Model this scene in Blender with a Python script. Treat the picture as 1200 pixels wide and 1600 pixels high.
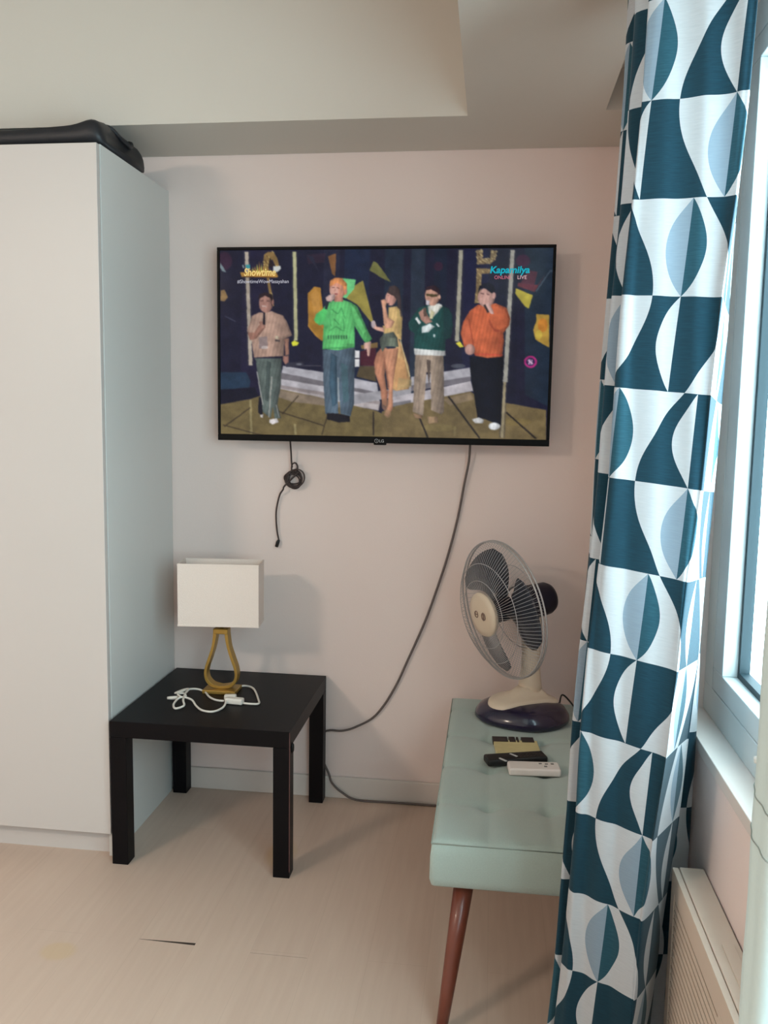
import bpy, bmesh, math, random
import numpy as np
from mathutils import Vector, Matrix

for o in list(bpy.data.objects):
    bpy.data.objects.remove(o, do_unlink=True)
sc = bpy.context.scene
C = sc.collection
PI = math.pi
random.seed(4)

# ------------------------------------------------------------------ camera
F_PX, CAM_H, CAM_D = 1335.962, 1.3712, 2.9043
YAW, PITCH, ROLL = -0.125, 0.1135, 0.0159
cd = bpy.data.cameras.new('camera'); cam = bpy.data.objects.new('camera', cd); C.objects.link(cam)
cy, sy, cp, sp = math.cos(YAW), math.sin(YAW), math.cos(PITCH), math.sin(PITCH)
fw = Vector((sy*cp, cy*cp, -sp)); rt0 = Vector((cy, -sy, 0)); up0 = rt0.cross(fw)
rt = math.cos(ROLL)*rt0 + math.sin(ROLL)*up0
up = -math.sin(ROLL)*rt0 + math.cos(ROLL)*up0
cam.matrix_world = Matrix(((rt.x, up.x, -fw.x, 0), (rt.y, up.y, -fw.y, -CAM_D), (rt.z, up.z, -fw.z, CAM_H), (0, 0, 0, 1)))
cd.sensor_fit = 'VERTICAL'; cd.sensor_height = 24; cd.lens = 24*F_PX/1600
cd.clip_start = .02
sc.camera = cam

# ------------------------------------------------------------------ light and exposure
EXPO = 0.0
SKY = 13.6
LAMP_W = 39.0
w = bpy.data.worlds.new('sky'); sc.world = w; w.use_nodes = True
bg = w.node_tree.nodes['Background']; bg.inputs[0].default_value = (.72, .93, 1, 1); bg.inputs[1].default_value = SKY
sc.view_settings.view_transform = 'Standard'; sc.view_settings.look = 'None'
sc.view_settings.gamma = 1; sc.view_settings.use_curve_mapping = False
sc.view_settings.exposure = EXPO

def area(name, loc, target, sx, sy_, power, col, portal=False):
    l = bpy.data.lights.new(name, 'AREA'); l.shape = 'RECTANGLE'; l.size = sx; l.size_y = sy_
    l.energy = power; l.color = col
    o = bpy.data.objects.new(name, l); C.objects.link(o); o.location = loc
    o.rotation_euler = (Vector(target)-Vector(loc)).to_track_quat('-Z', 'Y').to_euler()
    if portal: l.cycles.is_portal = True
    return o
area('window_portal', (.56, -2.61, 1.45), (-1, -2.61, 1.45), 3.2, 1.45, 1, (1, 1, 1), True)

# ------------------------------------------------------------------ helpers
def lin(c):
    return tuple((v/255/12.92 if v/255 <= .04045 else ((v/255+.055)/1.055)**2.4) for v in c)
def mat(name, col, rough=.6, metal=0, var=.04, scale=30, bump=0, bscale=200, spec=.5, sheen=0, coat=0):
    m = bpy.data.materials.new(name); m.use_nodes = True; n = m.node_tree.nodes; L = m.node_tree.links
    b = n['Principled BSDF']; c = lin(col)
    b.inputs['Roughness'].default_value = rough; b.inputs['Metallic'].default_value = metal
    b.inputs['Specular IOR Level'].default_value = spec
    if sheen: b.inputs['Sheen Weight'].default_value = sheen
    if coat: b.inputs['Coat Weight'].default_value = coat
    tc = n.new('ShaderNodeTexCoord'); nz = n.new('ShaderNodeTexNoise'); nz.inputs['Scale'].default_value = scale
    nz.inputs['Detail'].default_value = 4
    L.new(tc.outputs['Object'], nz.inputs['Vector'])
    mx = n.new('ShaderNodeMix'); mx.data_type = 'RGBA'
    mx.inputs[6].default_value = (*[v*(1-var) for v in c], 1); mx.inputs[7].default_value = (*[min(1, v*(1+var)) for v in c], 1)
    L.new(nz.outputs['Fac'], mx.inputs[0]); L.new(mx.outputs[2], b.inputs['Base Color'])
    if bump:
        n2 = n.new('ShaderNodeTexNoise'); n2.inputs['Scale'].default_value = bscale; L.new(tc.outputs['Object'], n2.inputs['Vector'])
        bp = n.new('ShaderNodeBump'); bp.inputs['Strength'].default_value = bump; bp.inputs['Distance'].default_value = .002
        L.new(n2.outputs['Fac'], bp.inputs['Height']); L.new(bp.outputs[0], b.inputs['Normal'])
    return m
def obj(name, bm, m, parent=None, smooth=False, bevel=0, seg=2):
    me = bpy.data.meshes.new(name)
    bmesh.ops.recalc_face_normals(bm, faces=bm.faces[:])
    bm.to_mesh(me); bm.free()
    for mm in (m if isinstance(m, list) else [m]): me.materials.append(mm)
    o = bpy.data.objects.new(name, me); C.objects.link(o)
    if parent:
        o.parent = parent
        o.matrix_parent_inverse = parent_mat(parent).inverted()
    if smooth:
        for p in me.polygons: p.use_smooth = True
    if bevel:
        md = o.modifiers.new('bevel', 'BEVEL'); md.width = bevel; md.segments = seg; md.limit_method = 'ANGLE'; md.angle_limit = .6
        for p in me.polygons: p.use_smooth = True
        md2 = o.modifiers.new('wn', 'WEIGHTED_NORMAL')
    return o
def parent_mat(p):
    m = Matrix.LocRotScale(p.location, p.rotation_euler, p.scale)
    if p.parent: m = parent_mat(p.parent) @ p.matrix_parent_inverse @ m
    return m
def thing(name, label, cat, loc=(0, 0, 0), group=None):
    o = bpy.data.objects.new(name, None); C.objects.link(o); o.location = loc
    o.empty_display_size = .05
    return tag(o, label, cat, group)
def tag(o, label, cat, group=None):
    o['label'] = label; o['category'] = cat
    if group: o['group'] = group
    return o
def struct(o): o['kind'] = 'structure'; return o
def box(bm, x0, x1, y0, y1, z0, z1, M=None, mi=0):
    vs = [bm.verts.new((x, y, z)) for x in (x0, x1) for y in (y0, y1) for z in (z0, z1)]
    if M:
        for v in vs: v.co = M @ v.co
    for f in ((0, 1, 3, 2), (4, 6, 7, 5), (0, 4, 5, 1), (2, 3, 7, 6), (0, 2, 6, 4), (1, 5, 7, 3)):
        fa = bm.faces.new([vs[i] for i in f]); fa.material_index = mi
def NB(): return bmesh.new()
def bx(*a, **k):
    bm = NB(); box(bm, *a, **k); return bm
def frame_of(t):
    t = t.normalized(); a = Vector((0, 0, 1)) if abs(t.z) < .95 else Vector((1, 0, 0))
    u = t.cross(a).normalized(); return u, t.cross(u).normalized()
def tube(bm, pts, r, seg=8, closed=False, taper=None):
    pts = [Vector(p) for p in pts]; n = len(pts); rings = []
    u = None
    for i, p in enumerate(pts):
        if closed: t = pts[(i+1) % n]-pts[i-1]
        else: t = pts[min(i+1, n-1)]-pts[max(i-1, 0)]
        t.normalize()
        if u is None: u, v = frame_of(t)
        else:
            u = (u-t*u.dot(t)); u = u.normalized() if u.length > 1e-6 else frame_of(t)[0]; v = t.cross(u)
        rr = r if taper is None else taper[i]
        rings.append([bm.verts.new(p+rr*(math.cos(2*PI*k/seg)*u+math.sin(2*PI*k/seg)*v)) for k in range(seg)])
    for i in range(n if closed else n-1):
        a, b = rings[i], rings[(i+1) % n]
        for k in range(seg): bm.faces.new((a[k], a[(k+1) % seg], b[(k+1) % seg], b[k]))
    if not closed:
        bm.faces.new(rings[0][::-1]); bm.faces.new(rings[-1])
def spline(P, k=8, closed=False):
    P = [Vector(p) for p in P]; n = len(P); out = []
    for i in range(n if closed else n-1):
        if closed: a, b, c, d = P[i-1], P[i], P[(i+1) % n], P[(i+2) % n]
        else: a, b, c, d = P[max(i-1, 0)], P[i], P[i+1], P[min(i+2, n-1)]
        for j in range(k):
            t = j/k
            out.append(.5*((2*b)+(c-a)*t+(2*a-5*b+4*c-d)*t*t+(3*b-a-3*c+d)*t**3))
    if not closed: out.append(P[-1])
    return out
def lathe(bm, prof, O, axis, seg=32, cap=True):
    """prof: (radius, distance along axis)"""
    axis = Vector(axis).normalized(); u, v = frame_of(axis); O = Vector(O); rings = []
    for r, t in prof:
        if r < 1e-6: rings.append([bm.verts.new(O+axis*t)])
        else: rings.append([bm.verts.new(O+axis*t+r*(math.cos(2*PI*k/seg)*u+math.sin(2*PI*k/seg)*v)) for k in range(seg)])
    for a, b in zip(rings, rings[1:]):
        if len(a) == 1 and len(b) == 1: continue
        for k in range(seg):
            k2 = (k+1) % seg
            if len(a) == 1: bm.faces.new((a[0], b[k], b[k2]))
            elif len(b) == 1: bm.faces.new((a[k], a[k2], b[0]))
            else: bm.faces.new((a[k], a[k2], b[k2], b[k]))
    if cap:
        for r_ in (rings[0], rings[-1]):
            if len(r_) > 2: bm.faces.new(r_)
def text(name, s, size, loc, m, parent, rx=PI/2, rz=0, sx=1, extr=.0002, shear=0, align='LEFT', bold=0):
    cu = bpy.data.curves.new(name, 'FONT'); cu.body = s; cu.size = size; cu.extrude = extr; cu.shear = shear; cu.align_x = align; cu.offset = bold
    t = bpy.data.objects.new(name, cu); C.objects.link(t)
    dg = bpy.context.evaluated_depsgraph_get(); dg.update()
    me = bpy.data.meshes.new_from_object(t.evaluated_get(dg)); bpy.data.objects.remove(t)
    me.name = name; me.materials.clear(); me.materials.append(m)
    me.transform(Matrix.LocRotScale(Vector(loc), Matrix.Rotation(rz, 3, 'Z') @ Matrix.Rotation(rx, 3, 'X'), Vector((sx, 1, 1))))
    o = bpy.data.objects.new(name, me); C.objects.link(o)
    if parent: o.parent = parent; o.matrix_parent_inverse = parent_mat(parent).inverted()
    return o
def emis(name, col, k=1.0):
    m = bpy.data.materials.new(name); m.use_nodes = True; n = m.node_tree.nodes; n.clear()
    e = n.new('ShaderNodeEmission'); o = n.new('ShaderNodeOutputMaterial')
    e.inputs[0].default_value = (*lin(col), 1); e.inputs[1].default_value = k*2**-EXPO
    m.node_tree.links.new(e.outputs[0], o.inputs[0]); return m

# ------------------------------------------------------------------ materials
M_wall = mat('wall_paint', (228, 209, 202), .75, var=.015, scale=3, bump=.15, bscale=160)
M_ceil = mat('ceiling_paint', (206, 198, 188), .85, var=.015, scale=3, bump=.1, bscale=160)
M_base = mat('baseboard_paint', (212, 200, 192), .5, var=.02)
M_ward = mat('wardrobe_foil', (196, 187, 182), .42, var=.015, scale=4)
M_wside = mat('wardrobe_side', (208, 206, 202), .45, var=.015, scale=4)
M_black = mat('black_brown_foil', (11, 9, 12), .42, var=.12, scale=60, spec=.14)
M_gold = mat('brushed_gold', (174, 138, 68), .4, .6, var=.08, scale=80)
M_shade = mat('shade_linen', (228, 212, 202), .85, var=.04, scale=220, bump=.4, bscale=500)
M_whitep = mat('white_plastic', (222, 214, 204), .4, var=.02)
M_cream = mat('cream_plastic', (214, 196, 174), .38, var=.02)
M_navy = mat('navy_plastic', (34, 28, 52), .22, var=.06, coat=.3)
M_motor = mat('navy_motor_plastic', (16, 16, 34), .45, var=.06, spec=.25)
M_tvb = mat('tv_plastic', (9, 8, 9), .45, var=.05, spec=.12)
M_cordg = mat('grey_cord', (96, 84, 80), .6, var=.05)
M_cordd = mat('dark_cord', (58, 44, 42), .6, var=.05)
M_bench = mat('sage_fabric', (166, 179, 171), .95, var=.10, scale=350, bump=.5, bscale=900, sheen=.3)
M_seam = mat('sage_seam', (146, 158, 151), .95, var=.05)
M_wood = mat('reddish_wood', (108, 52, 36), .35, var=.2, scale=25, coat=.2)
M_frame = mat('window_aluminium', (190, 196, 196), .4, .1, var=.02)
M_gask = mat('rubber_gasket', (14, 40, 48), .6, var=.05)
M_unit = mat('unit_enamel', (206, 188, 172), .5, var=.02)
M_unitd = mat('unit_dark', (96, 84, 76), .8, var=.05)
M_bag = mat('black_bag_fabric', (24, 26, 32), .5, var=.2, scale=40, bump=.4, bscale=60)
M_liner = mat('white_curtain_lining', (204, 222, 222), .9, var=.03, scale=200)
M_rubber = mat('black_rubber', (14, 14, 16), .5)
M_remw = mat('white_remote_plastic', (226, 216, 210), .4, var=.02)
M_btn = mat('grey_button', (120, 116, 112), .5)
M_yel = mat('yellow_card', (204, 188, 138), .5, var=.12, scale=50)
M_brn = mat('dark_print', (44, 34, 34), .45, var=.1)

def floor_mat():
    m = mat('laminate_planks', (190, 168, 146), .45, var=.0); n = m.node_tree.nodes; L = m.node_tree.links
    b = n['Principled BSDF']; geo = n.new('ShaderNodeNewGeometry'); sep = n.new('ShaderNodeSeparateXYZ'); L.new(geo.outputs['Position'], sep.inputs[0])
    def mth(op, a, bb=None, c=None):
        q = n.new('ShaderNodeMath'); q.operation = op
        for i, v in enumerate((a, bb, c)):
            if v is None: continue
            if isinstance(v, (int, float)): q.inputs[i].default_value = v
            else: L.new(v, q.inputs[i])
        return q.outputs[0]
    X, Y = sep.outputs[0], sep.outputs[1]
    px = mth('DIVIDE', mth('ADD', X, .877), .1505); col = mth('FLOOR', px); fx = mth('FRACT', px)
    off = mth('FRACT', mth('MULTIPLY', col, .5)); py = mth('ADD', mth('DIVIDE', mth('ADD', Y, .906), 1.2), off)
    row = mth('FLOOR', py); fy = mth('FRACT', py)
    seam = mth('MAXIMUM', mth('LESS_THAN', mth('PINGPONG', px, .5), .006), mth('LESS_THAN', mth('PINGPONG', py, .5), .0009))
    cmb = n.new('ShaderNodeCombineXYZ'); L.new(col, cmb.inputs[0]); L.new(row, cmb.inputs[1])
    wn = n.new('ShaderNodeTexWhiteNoise'); L.new(cmb.outputs[0], wn.inputs['Vector'])
    mp = n.new('ShaderNodeMapping'); mp.inputs['Scale'].default_value = (60, 4, 1); L.new(geo.outputs['Position'], mp.inputs[0])
    ns = n.new('ShaderNodeTexNoise'); ns.inputs['Scale'].default_value = 1; ns.inputs['Detail'].default_value = 6; L.new(mp.outputs[0], ns.inputs['Vector'])
    r = n.new('ShaderNodeMix'); r.data_type = 'RGBA'; r.inputs[6].default_value = (*lin((190, 163, 146)), 1); r.inputs[7].default_value = (*lin((208, 184, 167)), 1)
    L.new(mth('ADD', mth('MULTIPLY', ns.outputs[0], .8), mth('MULTIPLY', wn.outputs[0], .22)), r.inputs[0])
    r2 = n.new('ShaderNodeMix'); r2.data_type = 'RGBA'; r2.inputs[7].default_value = (*lin((150, 128, 110)), 1)
    L.new(r.outputs[2], r2.inputs[6]); L.new(mth('MULTIPLY', seam, .14), r2.inputs[0])
    # two open board ends and two worn yellowish patches
    def rect(x0, x1, y0, y1):
        return mth('MULTIPLY', mth('MULTIPLY', mth('GREATER_THAN', X, x0), mth('LESS_THAN', X, x1)), mth('MULTIPLY', mth('GREATER_THAN', Y, y0), mth('LESS_THAN', Y, y1)))
    # the gap opens towards its right-hand end
    wdt = mth('MULTIPLY', mth('ADD', X, .895), .028)
    gap = mth('MULTIPLY', rect(-.877, -.726, -.93, -.88), mth('LESS_THAN', mth('ABSOLUTE', mth('ADD', Y, .906)), wdt))
    gap2 = mth('MULTIPLY', rect(-.576, -.428, -.9195, -.918), .5)
    r3 = n.new('ShaderNodeMix'); r3.data_type = 'RGBA'; r3.inputs[7].default_value = (*lin((58, 48, 42)), 1)
    L.new(mth('MAXIMUM', gap, gap2), r3.inputs[0]); L.new(r2.outputs[2], r3.inputs[6])
    def blob(x, y, rx, ry):
        d = mth('ADD', mth('POWER', mth('DIVIDE', mth('SUBTRACT', X, x), rx), 2), mth('POWER', mth('DIVIDE', mth('SUBTRACT', Y, y), ry), 2))
        q = n.new('ShaderNodeMapRange'); q.inputs[1].default_value = 1.1; q.inputs[2].default_value = .5; q.inputs[3].default_value = 0; q.inputs[4].default_value = .35
        L.new(d, q.inputs[0]); return q.outputs[0]
    r4 = n.new('ShaderNodeMix'); r4.data_type = 'RGBA'; r4.inputs[7].default_value = (*lin((196, 164, 110)), 1)
    L.new(mth('MAXIMUM', blob(-1.06, -.985, .05, .04), blob(-.62, -.42, .05, .09)), r4.inputs[0]); L.new(r3.outputs[2], r4.inputs[6])
    L.new(r4.outputs[2], b.inputs['Base Color'])
    return m
M_floor = floor_mat()

def curtain_mat():
    m = bpy.data.materials.new('printed_curtain_cotton'); m.use_nodes = True; n = m.node_tree.nodes; L = m.node_tree.links
    b = n['Principled BSDF']; b.inputs['Roughness'].default_value = .85; b.inputs['Sheen Weight'].default_value = .15; b.inputs['Specular IOR Level'].default_value = .25
    uv = n.new('ShaderNodeUVMap'); uv.uv_map = 'cloth'; sep = n.new('ShaderNodeSeparateXYZ'); L.new(uv.outputs[0], sep.inputs[0])
    def mth(op, a, bb=None, c=None):
        q = n.new('ShaderNodeMath'); q.operation = op
        for i, v in enumerate((a, bb, c)):
            if v is None: continue
            if isinstance(v, (int, float)): q.inputs[i].default_value = v
            else: L.new(v, q.inputs[i])
        return q.outputs[0]
    U, V = sep.outputs[0], sep.outputs[1]
    row = mth('FLOOR', V); t = mth('FRACT', V)
    bb = mth('SUBTRACT', .81, mth('MULTIPLY', .46, mth('COSINE', mth('MULTIPLY', V, PI/2))))
    idx = mth('FLOOR', mth('SUBTRACT', U, bb))
    par = mth('FLOORED_MODULO', mth('ADD', idx, row), 2)          # 0 white ground, 1 dark ground
    ph = mth('MULTIPLY', mth('FLOORED_MODULO', mth('FLOOR', mth('DIVIDE', mth('ADD', V, 1), 2)), 2), .63)
    lu = mth('SUBTRACT', U, ph); d = mth('SUBTRACT', lu, mth('ROUND', lu))
    wd = mth('MULTIPLY', .25, mth('POWER', mth('SINE', mth('MULTIPLY', t, PI)), .95))
    leafL = mth('MULTIPLY', mth('LESS_THAN', mth('ABSOLUTE', d), wd), mth('LESS_THAN', d, 0))
    leafR = mth('MULTIPLY', mth('LESS_THAN', mth('ABSOLUTE', d), wd), mth('GREATER_THAN', d, 0))
    # woven irregularity
    mp = n.new('ShaderNodeMapping'); mp.inputs['Scale'].default_value = (6, 90, 1); L.new(uv.outputs[0], mp.inputs[0])
    ns = n.new('ShaderNodeTexNoise'); ns.inputs['Scale'].default_value = 1; ns.inputs['Detail'].default_value = 5; L.new(mp.outputs[0], ns.inputs['Vector'])
    def mix(f, A, B):
        q = n.new('ShaderNodeMix'); q.data_type = 'RGBA'; L.new(f, q.inputs[0]) if not isinstance(f, float) else None
        for s_, v in ((6, A), (7, B)):
            if isinstance(v, tuple): q.inputs[s_].default_value = (*v, 1)
            else: L.new(v, q.inputs[s_])
        return q.outputs[2]
    white = mix(ns.outputs[0], lin((186, 188, 192)), lin((212, 212, 214)))
    dark = mix(ns.outputs[0], lin((12, 42, 56)), lin((26, 70, 86)))
    leafdark = mix(ns.outputs[0], lin((22, 58, 74)), lin((50, 98, 112)))
    blue = mix(ns.outputs[0], lin((132, 150, 166)), lin((152, 168, 182)))
    ground = mix(par, white, dark)
    c = mix(leafL, ground, mix(par, blue, white))
    c = mix(leafR, c, mix(par, leafdark, dark))
    L.new(c, b.inputs['Base Color'])
    bp = n.new('ShaderNodeBump'); bp.inputs['Strength'].default_value = .12; bp.inputs['Distance'].default_value = .002; L.new(ns.outputs[0], bp.inputs['Height']); L.new(bp.outputs[0], b.inputs['Normal'])
    tr = n.new('ShaderNodeBsdfTranslucent'); L.new(c, tr.inputs[0])
    ms = n.new('ShaderNodeMixShader'); ms.inputs[0].default_value = .28
    L.new(b.outputs[0], ms.inputs[1]); L.new(tr.outputs[0], ms.inputs[2]); L.new(ms.outputs[0], n['Material Output'].inputs[0])
    return m
M_curt = curtain_mat()

def glass_mat(name, tint=(.93, .97, .98)):
    m = bpy.data.materials.new(name); m.use_nodes = True; n = m.node_tree.nodes; L = m.node_tree.links; n.clear()
    tr = n.new('ShaderNodeBsdfTransparent'); tr.inputs[0].default_value = (*tint, 1)
    gl = n.new('ShaderNodeBsdfGlossy'); gl.inputs['Roughness'].default_value = .02
    lw = n.new('ShaderNodeLayerWeight'); lw.inputs[0].default_value = .5
    pw = n.new('ShaderNodeMath'); pw.operation = 'POWER'; pw.inputs[1].default_value = 4; L.new(lw.outputs['Facing'], pw.inputs[0])
    fr = n.new('ShaderNodeMath'); fr.operation = 'MULTIPLY_ADD'; fr.inputs[1].default_value = .3; fr.inputs[2].default_value = .04; L.new(pw.outputs[0], fr.inputs[0])
    ms = n.new('ShaderNodeMixShader'); o = n.new('ShaderNodeOutputMaterial')
    L.new(fr.outputs[0], ms.inputs[0]); L.new(tr.outputs[0], ms.inputs[1]); L.new(gl.outputs[0], ms.inputs[2]); L.new(ms.outputs[0], o.inputs[0])
    return m
M_glass = glass_mat('window_glass')

# ------------------------------------------------------------------ the room
XL, XR, YN = -3.2, .42, -4.8
struct(obj('floor', bx(XL-.1, .535, YN-.1, .1, -.1, 0), M_floor))
struct(obj('wall_back', bx(XL-.1, .535, 0, .1, 0, 2.75), M_wall))
struct(obj('wall_left', bx(XL-.1, XL, YN, 0, 0, 2.75), M_wall))
struct(obj('wall_front', bx(XL-.1, .535, YN-.1, YN, 0, 2.75), M_wall))
WY0, WY1, WZ0, WZ1 = -4.2, -1.03, .75, 2.15  # near stretch of the opening, out of view, lengthened to let in more daylight
bm = NB()
box(bm, XR, .535, YN, 0, 0, WZ0-.025); box(bm, XR, .535, YN, 0, WZ1, 2.75)
box(bm, XR, .535, WY1, 0, WZ0-.025, WZ1); box(bm, XR, .535, YN, WY0, WZ0-.025, WZ1)
struct(obj('wall_right', bm, M_wall))
bm = NB()   # ceiling: high part, lowered beam along the back wall and along the window, slot for the curtain rail
box(bm, XL, XR, YN, 0, 2.68, 2.75)
box(bm, XL, XR, -.32, 0, 2.23, 2.68)
box(bm, -.10, .287, YN, -.32, 2.23, 2.68)
box(bm, .287, XR, YN, -.335, 2.34, 2.68)
box(bm, .287, XR, -.335, -.32, 2.23, 2.68)
struct(obj('ceiling', bm, M_ceil))
struct(obj('baseboard_back', bx(-1.12, XR, -.012, 0, 0, .079), M_base, bevel=.003))
struct(obj('baseboard_right', bx(XR-.012, XR, -1.0, -.012, 0, .079), M_base, bevel=.003))
struct(obj('trim_1', bx(XR-.004, .475, WY0, WY1, WZ0-.025, WZ0), M_base, bevel=.002))   # window sill ledge

# window
win = struct(thing('window_1', '', '')); del win['label']; del win['category']
def ring(bm, x0, x1, y0, y1, z0, z1, wy, wz):
    box(bm, x0, x1, y0, y1, z0, z0+wz); box(bm, x0, x1, y0, y1, z1-wz, z1)
    box(bm, x0, x1, y0, y0+wy, z0+wz, z1-wz); box(bm, x0, x1, y1-wy, y1, z0+wz, z1-wz)
bm = NB(); ring(bm, .470, .530, WY0, WY1, WZ0, WZ1, .063, .062)
obj('window_frame', bm, M_frame, win, bevel=.002)
ymid = -2.05
for a, b_ in ((ymid+.004, WY1-.064), (WY0+.064, ymid-.004)):
    bm = NB(); ring(bm, .4705, .524, a, b_, WZ0+.0635, WZ1-.0635, .068, .045)
    s_ = obj('sash', bm, M_frame, win, bevel=.002)
    bm = NB(); ring(bm, .500, .520, a+.067, b_-.067, WZ0+.107, WZ1-.107, .014, .014)
    obj('gasket', bm, M_gask, s_)
    obj('glass_pane', bx(.512, .516, a+.07, b_-.07, WZ0+.11, WZ1-.11), M_glass, s_)
bm = NB(); lathe(bm, [(.0, -.012), (.006, -.011), (.008, 0), (.006, .004)], (.4705, -1.43, .795), (1, 0, 0), 12)
obj('latch_knob', bm, M_whitep, win, True)

# ------------------------------------------------------------------ ceiling lamp (behind the camera, lights the room)
LPX, LPY, LPZ = -2.22, -3.0, 2.36
cl = thing('pendant_lamp', 'round warm pendant lamp hanging from the ceiling behind the photographer', 'lamp', (LPX, LPY, LPZ))
bm = NB(); lathe(bm, [(0, .32), (.05, .32), (.05, .30), (.006, .295), (.006, .02), (.24, .0), (.245, -.03), (.235, -.03), (.235, -.002), (0, .0)], (LPX, LPY, LPZ), (0, 0, 1), 40, False); obj('lamp_body', bm, M_whitep, cl, True)
bm = NB(); lathe(bm, [(.232, -.022), (.225, -.045), (.16, -.060), (0, -.066)], (LPX, LPY, LPZ), (0, 0, 1), 40); obj('lamp_diffuser', bm, emis('lamp_glow', (255, 232, 205), 3), cl, True)
ll = bpy.data.lights.new('lamp_light', 'AREA'); ll.shape = 'DISK'; ll.size = .44; ll.energy = LAMP_W; ll.color = (1, .83, .68)
lo = bpy.data.objects.new('lamp_light', ll); C.objects.link(lo); lo.parent = cl; lo.location = (0, 0, -.09)
lo.rotation_euler = (math.radians(28), 0, math.radians(-26))

# ------------------------------------------------------------------ wardrobe
WX, WYF, WH = -1.122, -.54, 2.1155
wr = thing('wardrobe', 'tall white wardrobe with smooth doors, against the back wall left of the black side table', 'wardrobe', (-1.622, -.27, 0))
bm = NB()
box(bm, WX-.018, WX, WYF+.022, -.002, 0, WH); box(bm, -2.14, -2.122, WYF+.022, -.002, 0, WH)
box(bm, -2.122, WX-.018, WYF+.022, -.002, WH-.018, WH); box(bm, -2.122, WX-.018, WYF+.022, -.002, .078, .096); box(bm, -2.122, WX-.018, -.008, -.002, .096, WH-.018)
obj('body', bm, M_wside, wr, bevel=.001)
obj('plinth', bx(-2.122, WX-.018, WYF+.045, WYF+.06, 0, .078), M_ward, wr)
for a, b_ in ((-1.629, WX-.001), (-2.139, -1.632)):
    d_ = obj('door', bx(a, b_, WYF, WYF+.019, .082, WH-.002), M_ward, wr, bevel=.0015)
# black bag on top
bm = NB()
n1 = 44
rings = []
for i in range(n1+1):
    t = .5-.5*math.cos(PI*i/n1); x = -1.95+t*.824
    e = max(.10, (1-abs(2*t-1)**40))**.5
    lump = e*(.066*(1+.10*math.sin(t*7+1))+.016*math.exp(-((t-.96)/.05)**2))
    rr = []
    for k in range(20):
        a = 2*PI*k/20; cx_, cz_ = math.cos(a), math.sin(a)
        f = 4
        rx_ = abs(cx_)**(2/f)*(1 if cx_ > 0 else -1); rz_ = abs(cz_)**(2/f)*(1 if cz_ > 0 else -1)
        rr.append(bm.verts.new((x, -.335+.165*rx_*(.75+.25*e), WH+.0015+lump*.5*(1+rz_)*(1+.025*math.sin(k*2.1+t*9)))))
    rings.append(rr)
for a, b_ in zip(rings, rings[1:]):
    for k in range(20): bm.faces.new((a[k], a[(k+1) % 20], b_[(k+1) % 20], b_[k]))
bm.faces.new(rings[0]); bm.faces.new(rings[-1])
for v in bm.verts: v.co.z = max(v.co.z, WH+.001)
bag = thing('travel_bag', 'black soft travel bag lying flat on top of the white wardrobe', 'bag', (-1.5, -.335, WH))
obj('bag_body', bm, M_bag, bag, True)
bm = NB(); tube(bm, spline([(-1.20, -.42, WH+.079), (-1.15, -.40, WH+.083), (-1.128, -.36, WH+.060), (-1.126, -.30, WH+.056), (-1.15, -.25, WH+.083), (-1.20, -.24, WH+.079)], 6), .006, 6)
obj('carry_strap', bm, M_bag, bag, True)

# ------------------------------------------------------------------ side table
TX, TY = -1.11, -.562
tb = thing('side_table', 'square black-brown side table with thick legs beside the white wardrobe', 'table', (TX+.275, TY+.275, 0))
obj('tabletop', bx(TX, TX+.55, TY, TY+.55, .40, .45), M_black, tb, bevel=.0015)
for ax, ay in ((0, 0), (.5, 0), (.5, .5), (0, .5)):
    obj('leg', bx(TX+ax, TX+ax+.05, TY+ay, TY+ay+.05, 0, .3995), M_black, tb, bevel=.0015)
M_wear = mat('worn_edge', (96, 60, 58), .6, var=.3, scale=90)
bm = NB(); box(bm, TX+.5488, TX+.5508, TY-.0006, TY+.0016, .02, .448)
we = obj('worn_edge', bm, M_wear, tb); we['label'] = 'reddish worn corner edge of the near right leg'
bm = NB(); lathe(bm, [(0, .006), (.006, .0055), (.009, 0)], (TX+.55, TY+.03, .392), (1, 0, 0), 14)
for v in bm.verts: v.co.z = .392+(v.co.z-.392)*1.9
obj('edge_bumper', bm, M_rubber, tb, True)

# ------------------------------------------------------------------ table lamp
LX, LY, LZ = -.868, -.235, .4502
la = thing('table_lamp', 'gold table lamp with white rectangular shade on the black side table', 'lamp', (LX, LY, LZ))
obj('lamp_base', bx(LX-.056, LX+.056, LY-.040, LY+.040, LZ, LZ+.012), M_gold, la, bevel=.002)
outer = [(-.024, .212), (-.026, .185), (-.031, .152), (-.043, .115), (-.054, .082), (-.0565, .056), (-.050, .033), (-.031, .0165), (0, .0118)]
inner = [(-.014, .197), (-.0158, .180), (-.0225, .148), (-.034, .111), (-.045, .080), (-.0475, .058), (-.0420, .040), (-.026, .0260), (0, .0205)]
def loop(P):
    P3 = [Vector((x, 0, z)) for x, z in P]; L_ = spline(P3, 6); R_ = [Vector((-p.x, 0, p.z)) for p in reversed(L_[:-1])]; return L_+R_
O_, I_ = loop(outer), loop(inner)
bm = NB(); V = [[], [], [], []]
for a, b_ in zip(O_, I_):
    for j, (p, y) in enumerate(((a, -.017), (b_, -.017), (b_, .017), (a, .017))): V[j].append(bm.verts.new((LX+p.x, LY+y, LZ+p.z)))
n_ = len(O_)
for i in range(n_):
    k = (i+1) % n_
    for j in range(4): bm.faces.new((V[j][i], V[j][k], V[(j+1) % 4][k], V[(j+1) % 4][i]))
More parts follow.
